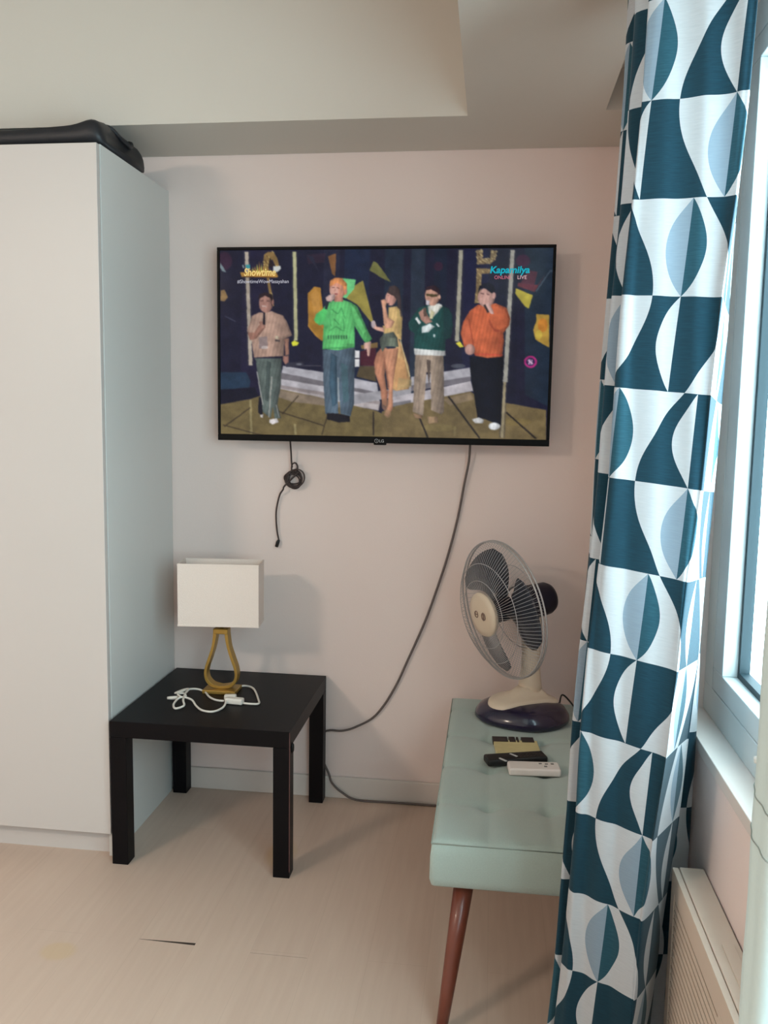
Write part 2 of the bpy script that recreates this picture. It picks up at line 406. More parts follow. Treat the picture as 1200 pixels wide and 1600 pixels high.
# the top closes as a cap
st = obj('lamp_body', bm, M_gold, la, bevel=.001)
obj('cap', bx(LX-.025, LX+.025, LY-.018, LY+.018, LZ+.196, LZ+.214), M_gold, la, bevel=.003)
bm = NB(); lathe(bm, [(.0, .212), (.007, .212), (.007, .222), (.012, .223), (.013, .228), (.009, .240), (.009, .30), (0, .30)], (LX, LY, LZ), (0, 0, 1), 16)
obj('socket', bm, M_gold, la, True)
SX0, SX1, SY0, SY1, SZ0, SZ1 = -.999, -.737, -.291, -.184, .681, .886
bm = NB(); th_ = .0025
box(bm, SX0, SX1, SY0, SY0+th_, SZ0, SZ1); box(bm, SX0, SX1, SY1-th_, SY1, SZ0, SZ1)
box(bm, SX0, SX0+th_, SY0+th_, SY1-th_, SZ0, SZ1); box(bm, SX1-th_, SX1, SY0+th_, SY1-th_, SZ0, SZ1)
obj('lamp_shade', bm, M_shade, la)
for z in (SZ0, SZ1-.006):
    bm = NB()
    for a in ((SX0-.0006, SX1+.0006, SY0-.0006, SY0+.0), (SX0-.0006, SX1+.0006, SY1, SY1+.0006), (SX0-.0006, SX0, SY0, SY1), (SX1, SX1+.0006, SY0, SY1)): box(bm, *a, z, z+.006)
    obj('shade_trim', bm, M_shade, la)
bm = NB(); tube(bm, [(SX0+.003, LY, .73), (SX1-.003, LY, .73)], .0015, 6); tube(bm, [(LX, SY0+.003, .73), (LX, SY1-.003, .73)], .0015, 6)
sp_ = obj('shade_spider', bm, M_gold, la)
for o_ in la.children:
    if o_.name.startswith('lamp_shade') or o_.name.startswith('shade_'):
        o_.data.transform(Matrix.Translation((LX, LY, 0)) @ Matrix.Rotation(math.radians(6), 4, 'Z') @ Matrix.Translation((-LX, -LY, 0)))
zc = LZ+.0045
cord = spline([(-.835, -.198, zc), (-.800, -.185, zc), (-.765, -.215, zc), (-.722, -.315, zc), (-.712, -.350, zc), (-.735, -.357, zc), (-.765, -.353, zc)], 6)
cord2 = spline([(-.826, -.345, zc), (-.855, -.340, zc), (-.885, -.315, zc), (-.915, -.270, zc), (-.945, -.255, zc+.003), (-.968, -.275, zc+.008), (-.982, -.31, zc+.01),
                (-1.000, -.315, zc+.006), (-.990, -.275, zc+.004), (-.965, -.285, zc+.012), (-.960, -.33, zc+.012), (-.945, -.39, zc+.012), (-.930, -.425, zc+.006), (-.950, -.445, zc+.003),
                (-.968, -.41, zc+.005), (-.960, -.37, zc+.013), (-.925, -.372, zc+.008), (-.895, -.41, zc+.002), (-.865, -.440, zc), (-.830, -.445, zc), (-.812, -.41, zc), (-.812, -.372, zc+.004), (-.816, -.345, zc+.010)], 7)
bm = NB(); tube(bm, cord, .0034, 8); tube(bm, cord2, .0034, 8)
tube(bm, spline([(-.960, -.37, zc+.014), (-.978, -.35, zc+.016), (-.966, -.33, zc+.012), (-.950, -.352, zc+.012)], 6), .0034, 8)
cp_ = obj('power_cord', bm, M_whitep, la, True); cp_['label'] = 'white power cord tied in a bow'
bm = NB(); lathe(bm, [(0, 0), (.0045, 0), (.0055, .01), (.0065, .03), (.005, .036), (0, .036)], (-1.010, -.357, zc+.003), (.9, .1, .05), 12)
obj('plug', bm, M_whitep, cp_, True)
Ms = Matrix.Translation((-.790, -.352, LZ)) @ Matrix.Rotation(math.radians(-6), 4, 'Z')
obj('inline_switch', bx(-.030, .030, -.0125, .0125, 0, .020, M=Ms), M_whitep, cp_, bevel=.005)
Ms = Matrix.Translation((-.814, -.318, LZ)) @ Matrix.Rotation(math.radians(12), 4, 'Z')
obj('plug_head', bx(-.020, .020, -.010, .010, 0, .018, M=Ms), M_whitep, cp_, bevel=.005)

# ------------------------------------------------------------------ television
TVX, TVZ, TW, THH, TYF = -.3704, 1.277, 1.1002, .6326, -.10
tv = thing('television', 'flat black television switched on, mounted on the back wall above the side table', 'television', (TVX, TYF, TVZ))
X0, X1, Z0, Z1 = TVX-TW/2, TVX+TW/2, TVZ, TVZ+THH
bm = NB(); box(bm, X0, X1, TYF+.004, TYF+.012, Z0, Z1); box(bm, X0+.02, X1-.02, TYF+.012, TYF+.03, Z0+.015, Z1-.02); box(bm, X0+.12, X1-.12, TYF+.03, TYF+.06, Z0+.03, Z1-.18)
obj('housing', bm, M_tvb, tv, bevel=.003)
SB, ST_, SS = .0215, .010, .0095
sx0, sx1, sz0, sz1 = X0+SS, X1-SS, Z0+SB, Z1-ST_
bm = NB()
box(bm, X0, X1, TYF-.004, TYF+.006, Z0, sz0); box(bm, X0, X1, TYF-.004, TYF+.006, sz1, Z1)
box(bm, X0, sx0, TYF-.004, TYF+.006, sz0, sz1); box(bm, sx1, X1, TYF-.004, TYF+.006, sz0, sz1)
obj('bezel', bm, M_tvb, tv, bevel=.0015)
obj('badge', bx(TVX-.02, TVX+.022, TYF-.005, TYF+.010, Z0-.006, Z0+.016), M_tvb, tv, bevel=.003)
M_silver = mat('silver_print', (190, 190, 190), .4)
bm = NB(); tube(bm, [(TVX-.0100+.0062*math.cos(a), TYF-.0052, Z0+.0075+.0062*math.sin(a)) for a in [2*PI*i/20 for i in range(20)]], .0006, 5, True)
tube(bm, [(TVX-.0100, TYF-.0052, Z0+.0110), (TVX-.0100, TYF-.0052, Z0+.0045), (TVX-.007, TYF-.0052, Z0+.0045)], .0005, 5)
obj('emblem', bm, M_silver, tv)
text('brand_mark', 'LG', .0135, (TVX-.0015, TYF-.0052, Z0+.0028), M_silver, tv)
obj('wall_bracket', bx(TVX-.2, TVX+.2, TYF+.06, -.001, TVZ+.2, TVZ+.42), M_tvb, tv, bevel=.002)

# --- the picture on the screen, drawn as coloured cells of one flat emissive sheet
PXW, PXH = 1040, 640           # drawing canvas: x 340..860, y 380..700 of the drawing, two cells per unit
cv = np.zeros((PXH, PXW, 3)); cv[:] = (27, 28, 46)
gx, gy = np.meshgrid(np.arange(PXW), np.arange(PXH))
VOL = 0
def poly(pts, col, ox=0, oy=0, s=1.0, a=1.0):
    P = np.array([((x/s+ox-340)*2, (y/s+oy-380)*2) for x, y in pts])
    x0, y0 = np.maximum(np.floor(P.min(0)).astype(int)-1, 0); x1, y1 = np.ceil(P.max(0)).astype(int)+2
    x1 = min(x1, PXW); y1 = min(y1, PXH)
    if x1 <= x0 or y1 <= y0: return
    X, Y = gx[y0:y1, x0:x1]+.5, gy[y0:y1, x0:x1]+.5; ins = np.zeros(X.shape, bool); j = len(P)-1
    for i in range(len(P)):
        xi, yi = P[i]; xj, yj = P[j]
        if yi != yj: ins ^= ((yi > Y) != (yj > Y)) & (X < (xj-xi)*(Y-yi)/(yj-yi)+xi)
        j = i
    r = cv[y0:y1, x0:x1]; C3 = np.broadcast_to(np.array(col, float), r.shape)
    if VOL and a > .95:
        XX = np.where(ins, X, np.nan)
        with np.errstate(all='ignore'):
            import warnings; warnings.simplefilter('ignore')
            lo_, hi_ = np.nanmin(XX, 1, keepdims=True), np.nanmax(XX, 1, keepdims=True)
        u = np.nan_to_num((X-(lo_+hi_)/2)/((hi_-lo_)/2+1.5)); C3 = C3*(1.07-VOL*(u+.18)**2+.05*np.sin(X*.55+Y*.11)*(hi_-lo_ > 26))[..., None]
        C3 = np.where(np.isfinite(C3), C3, 0)
    r[ins] = r[ins]*(1-a)+C3[ins]*a
def ell(cx, cy_, rx, ry, col, ox=0, oy=0, s=1.0, a=1.0):
    poly([(cx+rx*math.cos(t), cy_+ry*math.sin(t)) for t in np.linspace(0, 2*PI, 29)[:-1]], col, ox, oy, s, a)
def line(x0, y0, x1, y1, wd, col, ox=0, oy=0, s=1.0, a=1.0):
    d = math.hypot(x1-x0, y1-y0) or 1; nx, ny = -(y1-y0)/d*wd/2, (x1-x0)/d*wd/2
    poly([(x0+nx, y0+ny), (x1+nx, y1+ny), (x1-nx, y1-ny), (x0-nx, y0-ny)], col, ox, oy, s, a)
A = dict(ox=320, oy=360, s=4.0); B = dict(ox=600, oy=360, s=4.0); E_ = dict(ox=360, oy=380, s=5.0)
F_ = dict(ox=480, oy=420, s=6.15); G = dict(ox=570, oy=420, s=6.157); H_ = dict(ox=700, oy=380, s=5.16)
# dark back drop
poly([(340, 380), (860, 380), (860, 700), (340, 700)], (27, 28, 46))
for x, w_, c_ in ((405, 50, (32, 30, 52)), (520, 26, (36, 38, 56)), (560, 40, (27, 36, 58)), (618, 30, (30, 40, 56)), (655, 22, (38, 48, 62)), (690, 20, (24, 32, 48)), (745, 40, (28, 30, 56)), (795, 30, (24, 26, 42))):
    poly([(x-w_/2, 380), (x+w_/2, 380), (x+w_/2-4, 640), (x-w_/2-2, 640)], c_)
poly([(820, 380), (860, 380), (860, 640), (820, 620)], (30, 42, 56))
ell(120, 190, 50, 60, (62, 34, 54), **A, a=.7); ell(345, 225, 28, 30, (58, 32, 50), **B, a=.8); ell(870, 190, 45, 40, (70, 30, 54), **B, a=.7)
poly([(640, 150), (760, 140), (750, 200), (650, 210)], (54, 38, 52), **A, a=.7)
poly([(95, 200), (135, 262), (110, 255), (92, 232)], (120, 138, 142), **A)
poly([(100, 380), (125, 375), (148, 425), (125, 450), (100, 445)], (140, 112, 72), **A)
line(130, 545, 200, 580, 6, (70, 74, 92), **A)
poly([(640, 150), (680, 160), (720, 260)], (40, 42, 60), **A)
# left hand wall panel low, teal glow
poly([(110, 905), (270, 905), (300, 960), (290, 1010), (110, 1015)], (34, 54, 74), **A); poly([(100, 1015), (330, 1000), (350, 1060), (120, 1110)], (22, 23, 36), **A)
# golden wedges
poly([(650, 400), (690, 355), (730, 362), (745, 480), (762, 640), (745, 705), (700, 670), (655, 610)], (176, 126, 52), **A)
poly([(655, 600), (690, 560), (762, 640), (745, 705)], (160, 116, 44), **A); poly([(668, 410), (700, 370), (722, 400), (735, 560), (690, 540)], (190, 140, 70), **A, a=.7)
poly([(775, 160), (825, 140), (820, 290), (800, 270)], (128, 88, 52), **A)
poly([(1060, 190), (1085, 205), (1170, 325), (1130, 310), (1035, 250)], (112, 112, 62), **A)
poly([(995, 315), (1060, 570), (1050, 585), (960, 470), (885, 425), (940, 350)], (150, 138, 66), **A)
poly([(860, 300), (950, 310), (940, 370), (890, 430), (860, 420)], (110, 200, 128), **A)
poly([(825, 365), (930, 410), (905, 495), (880, 480), (822, 400)], (178, 164, 62), **B)
poly([(840, 330), (960, 345), (1010, 270), (940, 390), (835, 352)], (98, 48, 56), **B); poly([(900, 250), (960, 260), (930, 380), (850, 340)], (90, 44, 56), **B, a=.8)
line(1040, 250, 950, 385, 8, (70, 86, 100), **B)
poly([(950, 530), (1030, 535), (1030, 740), (990, 720), (945, 690), (932, 630), (952, 570)], (178, 142, 60), **B); ell(990, 600, 30, 45, (196, 120, 44), **B, a=.8); ell(965, 660, 22, 30, (200, 176, 70), **B, a=.8)
# stage steps
poly([(500, 862), (740, 900), (900, 930), (1090, 968), (1100, 1045), (490, 935)], (178, 176, 182), **A); poly([(490, 905), (1100, 1030), (1105, 1060), (485, 955)], (112, 108, 112), **A)
poly([(485, 945), (1105, 1050), (1105, 1085), (485, 990)], (186, 182, 186), **A); poly([(485, 985), (1110, 1085), (1100, 1145), (485, 1025)], (150, 140, 138), **A); poly([(485, 1005), (1100, 1105), (1095, 1140), (485, 1030)], (196, 188, 188), **A, a=.7)
poly([(-200, 1050), (180, 985), (180, 1040), (-200, 1110)], (160, 158, 162), **B); poly([(180, 930), (545, 868), (548, 945), (180, 1010)], (172, 170, 176), **B); poly([(180, 985), (548, 925), (548, 960), (180, 1020)], (112, 108, 114), **B)
poly([(60, 1060), (548, 955), (565, 1015), (60, 1120)], (186, 180, 184), **B); poly([(60, 1095), (180, 1075), (180, 1095), (60, 1120)], (120, 118, 122), **B)
# stage floor
poly([(110, 1110), (300, 1075), (480, 1010), (700, 1055), (1085, 1145), (1150, 1175), (1150, 1330), (110, 1330)], (112, 98, 62), **A)
poly([(0, 1150), (90, 1112), (545, 1020), (600, 1060), (1010, 1135), (1010, 1330), (0, 1330)], (116, 100, 66), **B)
poly([(480, 1015), (760, 1070), (900, 1100), (890, 1130), (560, 1090), (470, 1060)], (146, 130, 118), **A, a=.7); poly([(380, 1070), (545, 1025), (570, 1070), (420, 1110)], (150, 130, 108), **B, a=.6)
for q in ((300, 1080, 310, 1300), (580, 1230, 585, 1300)): line(*q, 14, (168, 156, 110), **A, a=.7)
line(450, 1240, 452, 1300, 14, (150, 136, 90), **B, a=.6); ell(350, 1250, 110, 22, (136, 122, 76), **B, a=.4); ell(820, 1210, 100, 24, (126, 108, 62), **B, a=.5)
for q in ((140, 1250, 300, 1130), (130, 1240, 440, 1320), (500, 1170, 600, 1050), (470, 1150, 760, 1240), (780, 1180, 750, 1300)): line(*q, 6, (58, 48, 36), **A)
line(1068, 1150, 1070, 1300, 9, (48, 40, 34), **A)
for q in ((410, 1050, 605, 1315), (765, 1150, 950, 1315), (235, 1190, 285, 1315)): line(*q, 10, (36, 32, 30), **B)
# glowing tubes and caps
def tubes(x0, y0, x1, y1, wd, c, **k):
    line(x0, y0, x1, y1, wd*1.9, (60, 60, 66), **k, a=.4); line(x0, y0, x1, y1, wd, c, **k)
tubes(260, 130, 298, 860, 23, (178, 166, 150), **A); tubes(563, 130, 580, 700, 22, (186, 184, 140), **A); poly([(552, 712), (570, 700), (600, 712), (590, 732), (560, 738)], (214, 214, 60), **A)
tubes(485, 120, 462, 705, 25, (160, 156, 138), **B); poly([(455, 715), (480, 705), (505, 740), (480, 742)], (222, 212, 70), **B)
tubes(805, 120, 760, 960, 26, (160, 158, 146), **B); tubes(757, 960, 740, 1310, 18, (150, 138, 108), **B)
line(720, 935, 745, 955, 14, (190, 190, 186), **B)
line(1000, 862, 1080, 862, 4, (90, 88, 92), **A); line(620, 860, 740, 860, 4, (90, 88, 92), **A); poly([(510, 845), (620, 835), (640, 865), (520, 870)], (50, 50, 62), **A); ell(600, 852, 18, 6, (110, 112, 122), **A)
poly([(945, 762), (978, 765), (978, 865), (948, 868)], (236, 236, 234), **A); line(945, 815, 980, 815, 8, (40, 32, 44), **A); poly([(982, 770), (1080, 740), (1080, 860), (982, 860)], (72, 30, 42), **A); poly([(985, 730), (1090, 710), (1090, 745), (990, 755)], (130, 104, 62), **A)
poly([(980, 862), (1070, 862), (1085, 960), (960, 930)], (84, 72, 50), **A); ell(470, 860, 45, 14, (70, 74, 84), **B)
# glittering stage letters
for k_ in range(120):
    pass
rs = np.random.RandomState(5)
def glit(pts, c1, c2, n, sz, **k):
    poly(pts, c1, **k); P = np.array(pts); lo_, hi_ = P.min(0), P.max(0)
    for _ in range(n):
        x, y = lo_+(hi_-lo_)*rs.rand(2)
        ins = False; j = len(P)-1
        for i in range(len(P)):
            if (P[i][1] > y) != (P[j][1] > y) and x < (P[j][0]-P[i][0])*(y-P[i][1])/(P[j][1]-P[i][1])+P[i][0]: ins = not ins
            j = i
        if ins: line(x-sz, y-sz, x+sz, y+sz*.7, sz*.8, c2 if rs.rand() < .6 else (90, 70, 44), **k)
glit([(370, 150), (395, 130), (430, 130), (455, 170), (470, 230), (445, 225), (425, 180), (400, 215), (405, 290), (440, 480), (420, 480), (390, 300), (365, 235)], (140, 112, 66), (200, 178, 110), 60, 6, **A)
poly([(408, 165), (440, 225), (400, 232)], (40, 30, 30), **A)
glit([(580, 120), (620, 120), (620, 175), (665, 175), (670, 120), (708, 130), (700, 180), (670, 210), (585, 212)], (128, 110, 82), (186, 168, 120), 60, 6, **B)
glit([(582, 236), (670, 240), (665, 270), (615, 275), (608, 400), (598, 460), (568, 462), (578, 380)], (128, 108, 76), (180, 160, 110), 60, 6, **B)
# show mark, top left: golden crest with white and teal ends
for i, h_ in enumerate((18, 26, 34, 42, 52, 62, 70, 84, 96, 88, 76, 70, 60, 52, 46, 36, 28)):
    x = 228+i*13.5; poly([(x, 288), (x+5, 288-h_), (x+20, 290)], (206, 160+int(h_*.4), 82) if i % 2 else (190, 138, 62), **A)
poly([(222, 262), (452, 270), (460, 296), (230, 292)], (188, 138, 62), **A); line(235, 292, 440, 296, 5, (96, 60, 26), **A)
poly([(255, 215), (285, 212), (285, 240), (262, 242)], (60, 150, 156), **A); poly([(430, 225), (475, 222), (478, 240), (455, 262), (430, 262)], (206, 210, 204), **A); line(238, 215, 244, 235, 7, (170, 190, 190), **A)
# ---- singer with beige T-shirt
VOL = .30
poly([(330, 830), (355, 990), (372, 1150), (430, 1195), (440, 1120), (455, 1200), (492, 1195), (470, 1110), (490, 980), (492, 815), (320, 815)], (92, 104, 98), **A)
poly([(352, 1060), (372, 1065), (380, 1185), (350, 1160)], (26, 26, 34), **A)
line(338, 900, 378, 1110, 6, (172, 172, 166), **A); line(432, 930, 418, 1190, 7, (160, 160, 152), **A); line(462, 1110, 480, 1190, 5, (150, 150, 144), **A)
poly([(400, 830), (425, 840), (412, 1090), (392, 1080)], (70, 82, 78), **A)
poly([(362, 1175), (382, 1170), (380, 1192), (365, 1190)], (214, 208, 204), **A); poly([(422, 1202), (470, 1198), (480, 1222), (440, 1234), (420, 1222)], (232, 226, 224), **A)
poly([(345, 520), (300, 545), (272, 640), (300, 690), (318, 810), (505, 800), (508, 690), (556, 668), (520, 575), (495, 540), (425, 512), (385, 522)], (178, 146, 128), **A)
poly([(425, 515), (495, 545), (540, 660), (505, 675), (480, 600)], (166, 136, 118), **A, a=.7)
poly([(275, 650), (290, 700), (330, 690), (385, 620), (380, 585), (350, 600), (318, 650)], (150, 108, 92), **A); poly([(345, 580), (382, 575), (388, 620), (360, 625)], (158, 116, 100), **A)
poly([(508, 690), (535, 685), (538, 790), (515, 800)], (142, 104, 88), **A); poly([(500, 800), (536, 795), (535, 840), (515, 855), (500, 830)], (152, 110, 98), **A); line(515, 800, 537, 792, 7, (60, 56, 60), **A)
poly([(372, 520), (385, 515), (385, 600), (370, 600)], (34, 30, 38), **A)
poly([(345, 680), (400, 675), (402, 750), (350, 752)], (140, 126, 126), **A, a=.8); ell(385, 745, 22, 12, (214, 200, 194), **A, a=.8); line(448, 700, 478, 703, 9, (60, 56, 58), **A); ell(460, 682, 12, 10, (190, 176, 150), **A)
ell(388, 462, 45, 60, (170, 126, 112), **A); poly([(338, 440), (345, 405), (385, 392), (425, 405), (434, 470), (425, 480), (415, 430), (380, 412)], (44, 32, 34), **A); ell(432, 455, 8, 18, (150, 108, 96), **A)
line(352, 447, 372, 445, 5, (80, 52, 48), **A); line(392, 447, 412, 448, 5, (80, 52, 48), **A); line(362, 480, 392, 482, 7, (206, 186, 176), **A); line(376, 455, 372, 470, 5, (148, 104, 92), **A)
# ---- singer in green sweater
poly([(750, 760), (755, 960), (768, 1165), (850, 1175), (846, 1080), (850, 960), (862, 1165), (925, 1180), (948, 1100), (950, 740)], (84, 102, 116), **A)
poly([(800, 780), (835, 800), (842, 1100), (812, 1120), (790, 980)], (62, 88, 104), **A); poly([(860, 840), (905, 860), (915, 1080), (880, 1100)], (74, 104, 112), **A, a=.9)
poly([(842, 930), (852, 940), (854, 1080), (846, 1085)], (150, 160, 164), **A)
poly([(778, 1160), (850, 1165), (920, 1178), (922, 1215), (850, 1220), (780, 1200)], (24, 24, 30), **A)
poly([(800, 448), (765, 470), (745, 500), (705, 530), (692, 570), (720, 602), (752, 600), (745, 752), (850, 762), (948, 738), (942, 600), (1000, 700), (1025, 720), (1056, 690), (1030, 640), (960, 480), (920, 455), (870, 440)], (98, 196, 112), **A)
poly([(705, 530), (745, 500), (770, 480), (770, 560), (730, 590), (700, 590)], (84, 204, 106), **A, a=.7); poly([(775, 500), (800, 470), (790, 600), (760, 640), (752, 600)], (82, 170, 98), **A, a=.7)
poly([(922, 470), (948, 500), (1020, 640), (1000, 660), (942, 570)], (112, 214, 124), **A, a=.7); line(942, 560, 946, 735, 6, (74, 160, 92), **A)
for q in ((800, 500, 840, 530), (840, 530, 862, 490), (862, 490, 885, 560), (790, 560, 800, 610), (785, 640, 830, 610), (830, 610, 875, 640), (875, 560, 880, 640), (815, 560, 850, 600)): line(*q, 6, (70, 156, 88), **A)
for i in range(8): poly([(778+i*16, 668), (788+i*16, 664), (789+i*16, 690), (780+i*16, 692)], (58, 112, 72), **A)
line(745, 752, 948, 740, 8, (70, 158, 90), **A)
ell(838, 368, 53, 66, (198, 136, 112), **A); poly([(785, 350), (790, 315), (820, 297), (865, 300), (893, 335), (895, 400), (882, 410), (870, 350), (830, 330), (795, 350)], (214, 140, 84), **A)
ell(815, 385, 28, 36, (214, 168, 152), **A, a=.8); line(800, 362, 818, 360, 5, (110, 70, 60), **A); line(832, 362, 848, 366, 5, (110, 70, 60), **A); line(822, 370, 818, 388, 5, (176, 120, 106), **A); ell(828, 402, 10, 5, (150, 70, 70), **A); ell(888, 385, 8, 16, (196, 130, 108), **A)
poly([(820, 425), (870, 420), (872, 452), (815, 452)], (190, 132, 112), **A)
poly([(762, 425), (785, 408), (818, 405), (822, 430), (800, 452), (768, 448)], (206, 174, 166), **A); line(775, 455, 765, 500, 17, (36, 46, 48), **A)
poly([(1005, 715), (1050, 705), (1048, 745), (1040, 798), (1028, 798), (1022, 750), (1010, 760), (1004, 745)], (204, 164, 148), **A)
# ---- singer in gold body suit with cape
poly([(330, 680), (365, 740), (440, 960), (455, 1080), (440, 1180), (320, 1200), (260, 1170), (290, 900)], (196, 156, 106), **G); poly([(300, 860), (400, 900), (430, 1130), (310, 1180)], (202, 150, 100), **G, a=.7); poly([(340, 1070), (470, 1090), (465, 1160), (330, 1180)], (170, 150, 104), **G, a=.6)
line(355, 700, 450, 1060, 8, (218, 200, 150), **G)
poly([(180, 770), (130, 830), (108, 920), (115, 1020), (170, 1180), (185, 1330), (232, 1350), (235, 1220), (210, 1050), (215, 900), (230, 780)], (178, 122, 94), **G)
poly([(205, 790), (205, 900), (225, 1000), (250, 1160), (240, 1340), (205, 1430), (245, 1450), (290, 1370), (285, 1180), (310, 980), (340, 780)], (198, 140, 108), **G)
line(205, 880, 245, 1180, 10, (150, 96, 74), **G); line(240, 1190, 225, 1320, 12, (140, 90, 74), **G)
ell(215, 1330, 35, 60, (160, 118, 92), **G, a=.7); ell(240, 1420, 32, 40, (156, 126, 96), **G, a=.7)
poly([(200, 560), (190, 650), (160, 690), (165, 760), (185, 820), (220, 765), (340, 770), (330, 700), (300, 640), (330, 560)], (84, 92, 82), **G); poly([(235, 680), (320, 680), (330, 770), (235, 760)], (104, 114, 98), **G)
poly([(240, 380), (320, 370), (360, 410), (375, 480), (370, 620), (365, 700), (330, 690), (290, 620), (200, 640), (185, 560), (240, 560)], (196, 164, 108), **G); poly([(320, 390), (362, 420), (370, 640), (345, 680), (330, 560)], (176, 152, 96), **G, a=.8)
poly([(165, 310), (205, 300), (225, 330), (215, 370), (238, 480), (300, 520), (270, 580), (215, 590), (195, 540), (180, 390)], (212, 158, 128), **G)
poly([(75, 520), (110, 510), (130, 570), (200, 580), (200, 625), (120, 605), (85, 580)], (206, 158, 138), **G); ell(95, 545, 22, 38, (176, 166, 172), **G, a=.8)
ell(262, 290, 52, 74, (206, 152, 136), **G); poly([(225, 235), (250, 175), (300, 165), (345, 200), (360, 290), (352, 400), (330, 390), (322, 310), (290, 270), (250, 250)], (64, 52, 50), **G); poly([(335, 280), (362, 300), (370, 480), (355, 470)], (56, 48, 52), **G, a=.8)
line(232, 265, 248, 262, 5, (90, 60, 56), **G); line(222, 350, 245, 345, 9, (30, 26, 34), **G)
# ---- singer in dark green jumper and sunglasses
poly([(205, 790), (200, 900), (192, 1150), (255, 1175), (262, 1080), (275, 900), (300, 900), (305, 1140), (365, 1165), (385, 1150), (380, 790)], (158, 140, 122), **B)
poly([(275, 820), (300, 825), (292, 1000), (280, 900)], (88, 76, 68), **B); line(235, 820, 225, 1140, 8, (140, 122, 106), **B); line(345, 820, 335, 1140, 10, (142, 126, 108), **B)
poly([(195, 1160), (250, 1170), (250, 1195), (205, 1188)], (150, 120, 92), **B); poly([(280, 1180), (345, 1180), (350, 1215), (290, 1225)], (152, 126, 96), **B)
poly([(195, 745), (390, 760), (392, 795), (200, 790)], (210, 212, 208), **B)
poly([(285, 470), (225, 490), (190, 540), (160, 590), (165, 630), (200, 650), (196, 748), (388, 765), (392, 690), (425, 680), (436, 600), (430, 530), (410, 495), (360, 470)], (28, 72, 68), **B)
poly([(165, 590), (205, 560), (240, 600), (205, 650)], (24, 60, 58), **B, a=.7); poly([(380, 500), (428, 530), (432, 650), (380, 690)], (24, 54, 56), **B, a=.8)
poly([(280, 480), (350, 462), (372, 480), (320, 545), (300, 560), (285, 520)], (222, 222, 210), **B); poly([(300, 500), (325, 520), (310, 560), (290, 560)], (206, 200, 160), **B)
poly([(200, 560), (215, 548), (240, 585), (228, 598)], (220, 224, 222), **B); poly([(245, 610), (295, 590), (325, 610), (285, 645), (245, 650)], (214, 224, 222), **B); line(335, 590, 352, 610, 10, (220, 226, 224), **B); ell(322, 668, 7, 10, (190, 200, 200), **B)
poly([(222, 520), (262, 490), (282, 540), (310, 580), (270, 595), (240, 570)], (176, 132, 116), **B); line(262, 490, 265, 545, 18, (96, 76, 66), **B)
ell(308, 415, 46, 62, (196, 150, 128), **B); poly([(262, 380), (275, 355), (320, 345), (352, 370), (362, 440), (350, 450), (340, 395), (300, 372)], (46, 30, 36), **B)
poly([(270, 400), (340, 405), (338, 420), (305, 422), (290, 415), (272, 414)], (78, 68, 40), **B); poly([(268, 440), (292, 445), (290, 475), (268, 472)], (206, 198, 204), **B); ell(352, 420, 8, 16, (190, 150, 128), **B); line(290, 425, 284, 438, 5, (170, 120, 104), **B); line(345, 470, 368, 475, 10, (228, 228, 222), **B)
# ---- singer in orange sweater
poly([(540, 800), (548, 930), (570, 1050), (590, 1185), (640, 1195), (735, 1235), (742, 1000), (750, 790)], (14, 18, 28), **B)
poly([(555, 1195), (600, 1182), (630, 1200), (622, 1220), (575, 1220)], (214, 214, 212), **B); ell(693, 1238, 36, 24, (226, 228, 228), **B)
poly([(590, 470), (540, 510), (500, 580), (484, 650), (505, 735), (560, 770), (575, 795), (650, 808), (740, 800), (752, 700), (748, 650), (785, 600), (790, 560), (770, 490), (700, 462), (640, 475)], (196, 98, 62), **B)
poly([(500, 600), (530, 560), (545, 640), (560, 740), (510, 720), (490, 660)], (206, 106, 72), **B, a=.7); line(535, 560, 570, 770, 7, (160, 74, 50), **B); poly([(660, 560), (690, 620), (745, 640), (700, 645), (665, 600)], (150, 66, 46), **B, a=.8); line(735, 660, 720, 740, 7, (158, 72, 48), **B); line(570, 785, 745, 790, 9, (206, 84, 62), **B)
poly([(700, 480), (755, 500), (780, 560), (770, 610), (720, 630), (670, 560)], (204, 104, 66), **B, a=.6)
ell(542, 755, 32, 36, (182, 140, 128), **B)
ell(642, 425, 52, 62, (190, 148, 136), **B); poly([(590, 400), (600, 350), (650, 325), (690, 350), (698, 410), (672, 395), (640, 370), (612, 362)], (24, 24, 36), **B); ell(690, 412, 12, 22, (188, 146, 136), **B)
line(608, 398, 628, 402, 5, (80, 52, 52), **B); line(645, 402, 662, 408, 5, (80, 52, 52), **B); line(618, 412, 612, 428, 5, (164, 118, 108), **B)
poly([(632, 470), (660, 455), (685, 510), (690, 530), (672, 530), (648, 500)], (196, 158, 148), **B); line(630, 470, 655, 520, 15, (52, 44, 44), **B)
# channel buttons
VOL = 0
ell(915, 832, 40, 38, (176, 44, 116), **B); ell(915, 832, 27, 26, (52, 34, 74), **B); line(900, 820, 930, 845, 9, (220, 190, 214), **B); line(912, 815, 905, 850, 8, (214, 180, 208), **B); line(925, 818, 918, 850, 7, (214, 180, 208), **B)
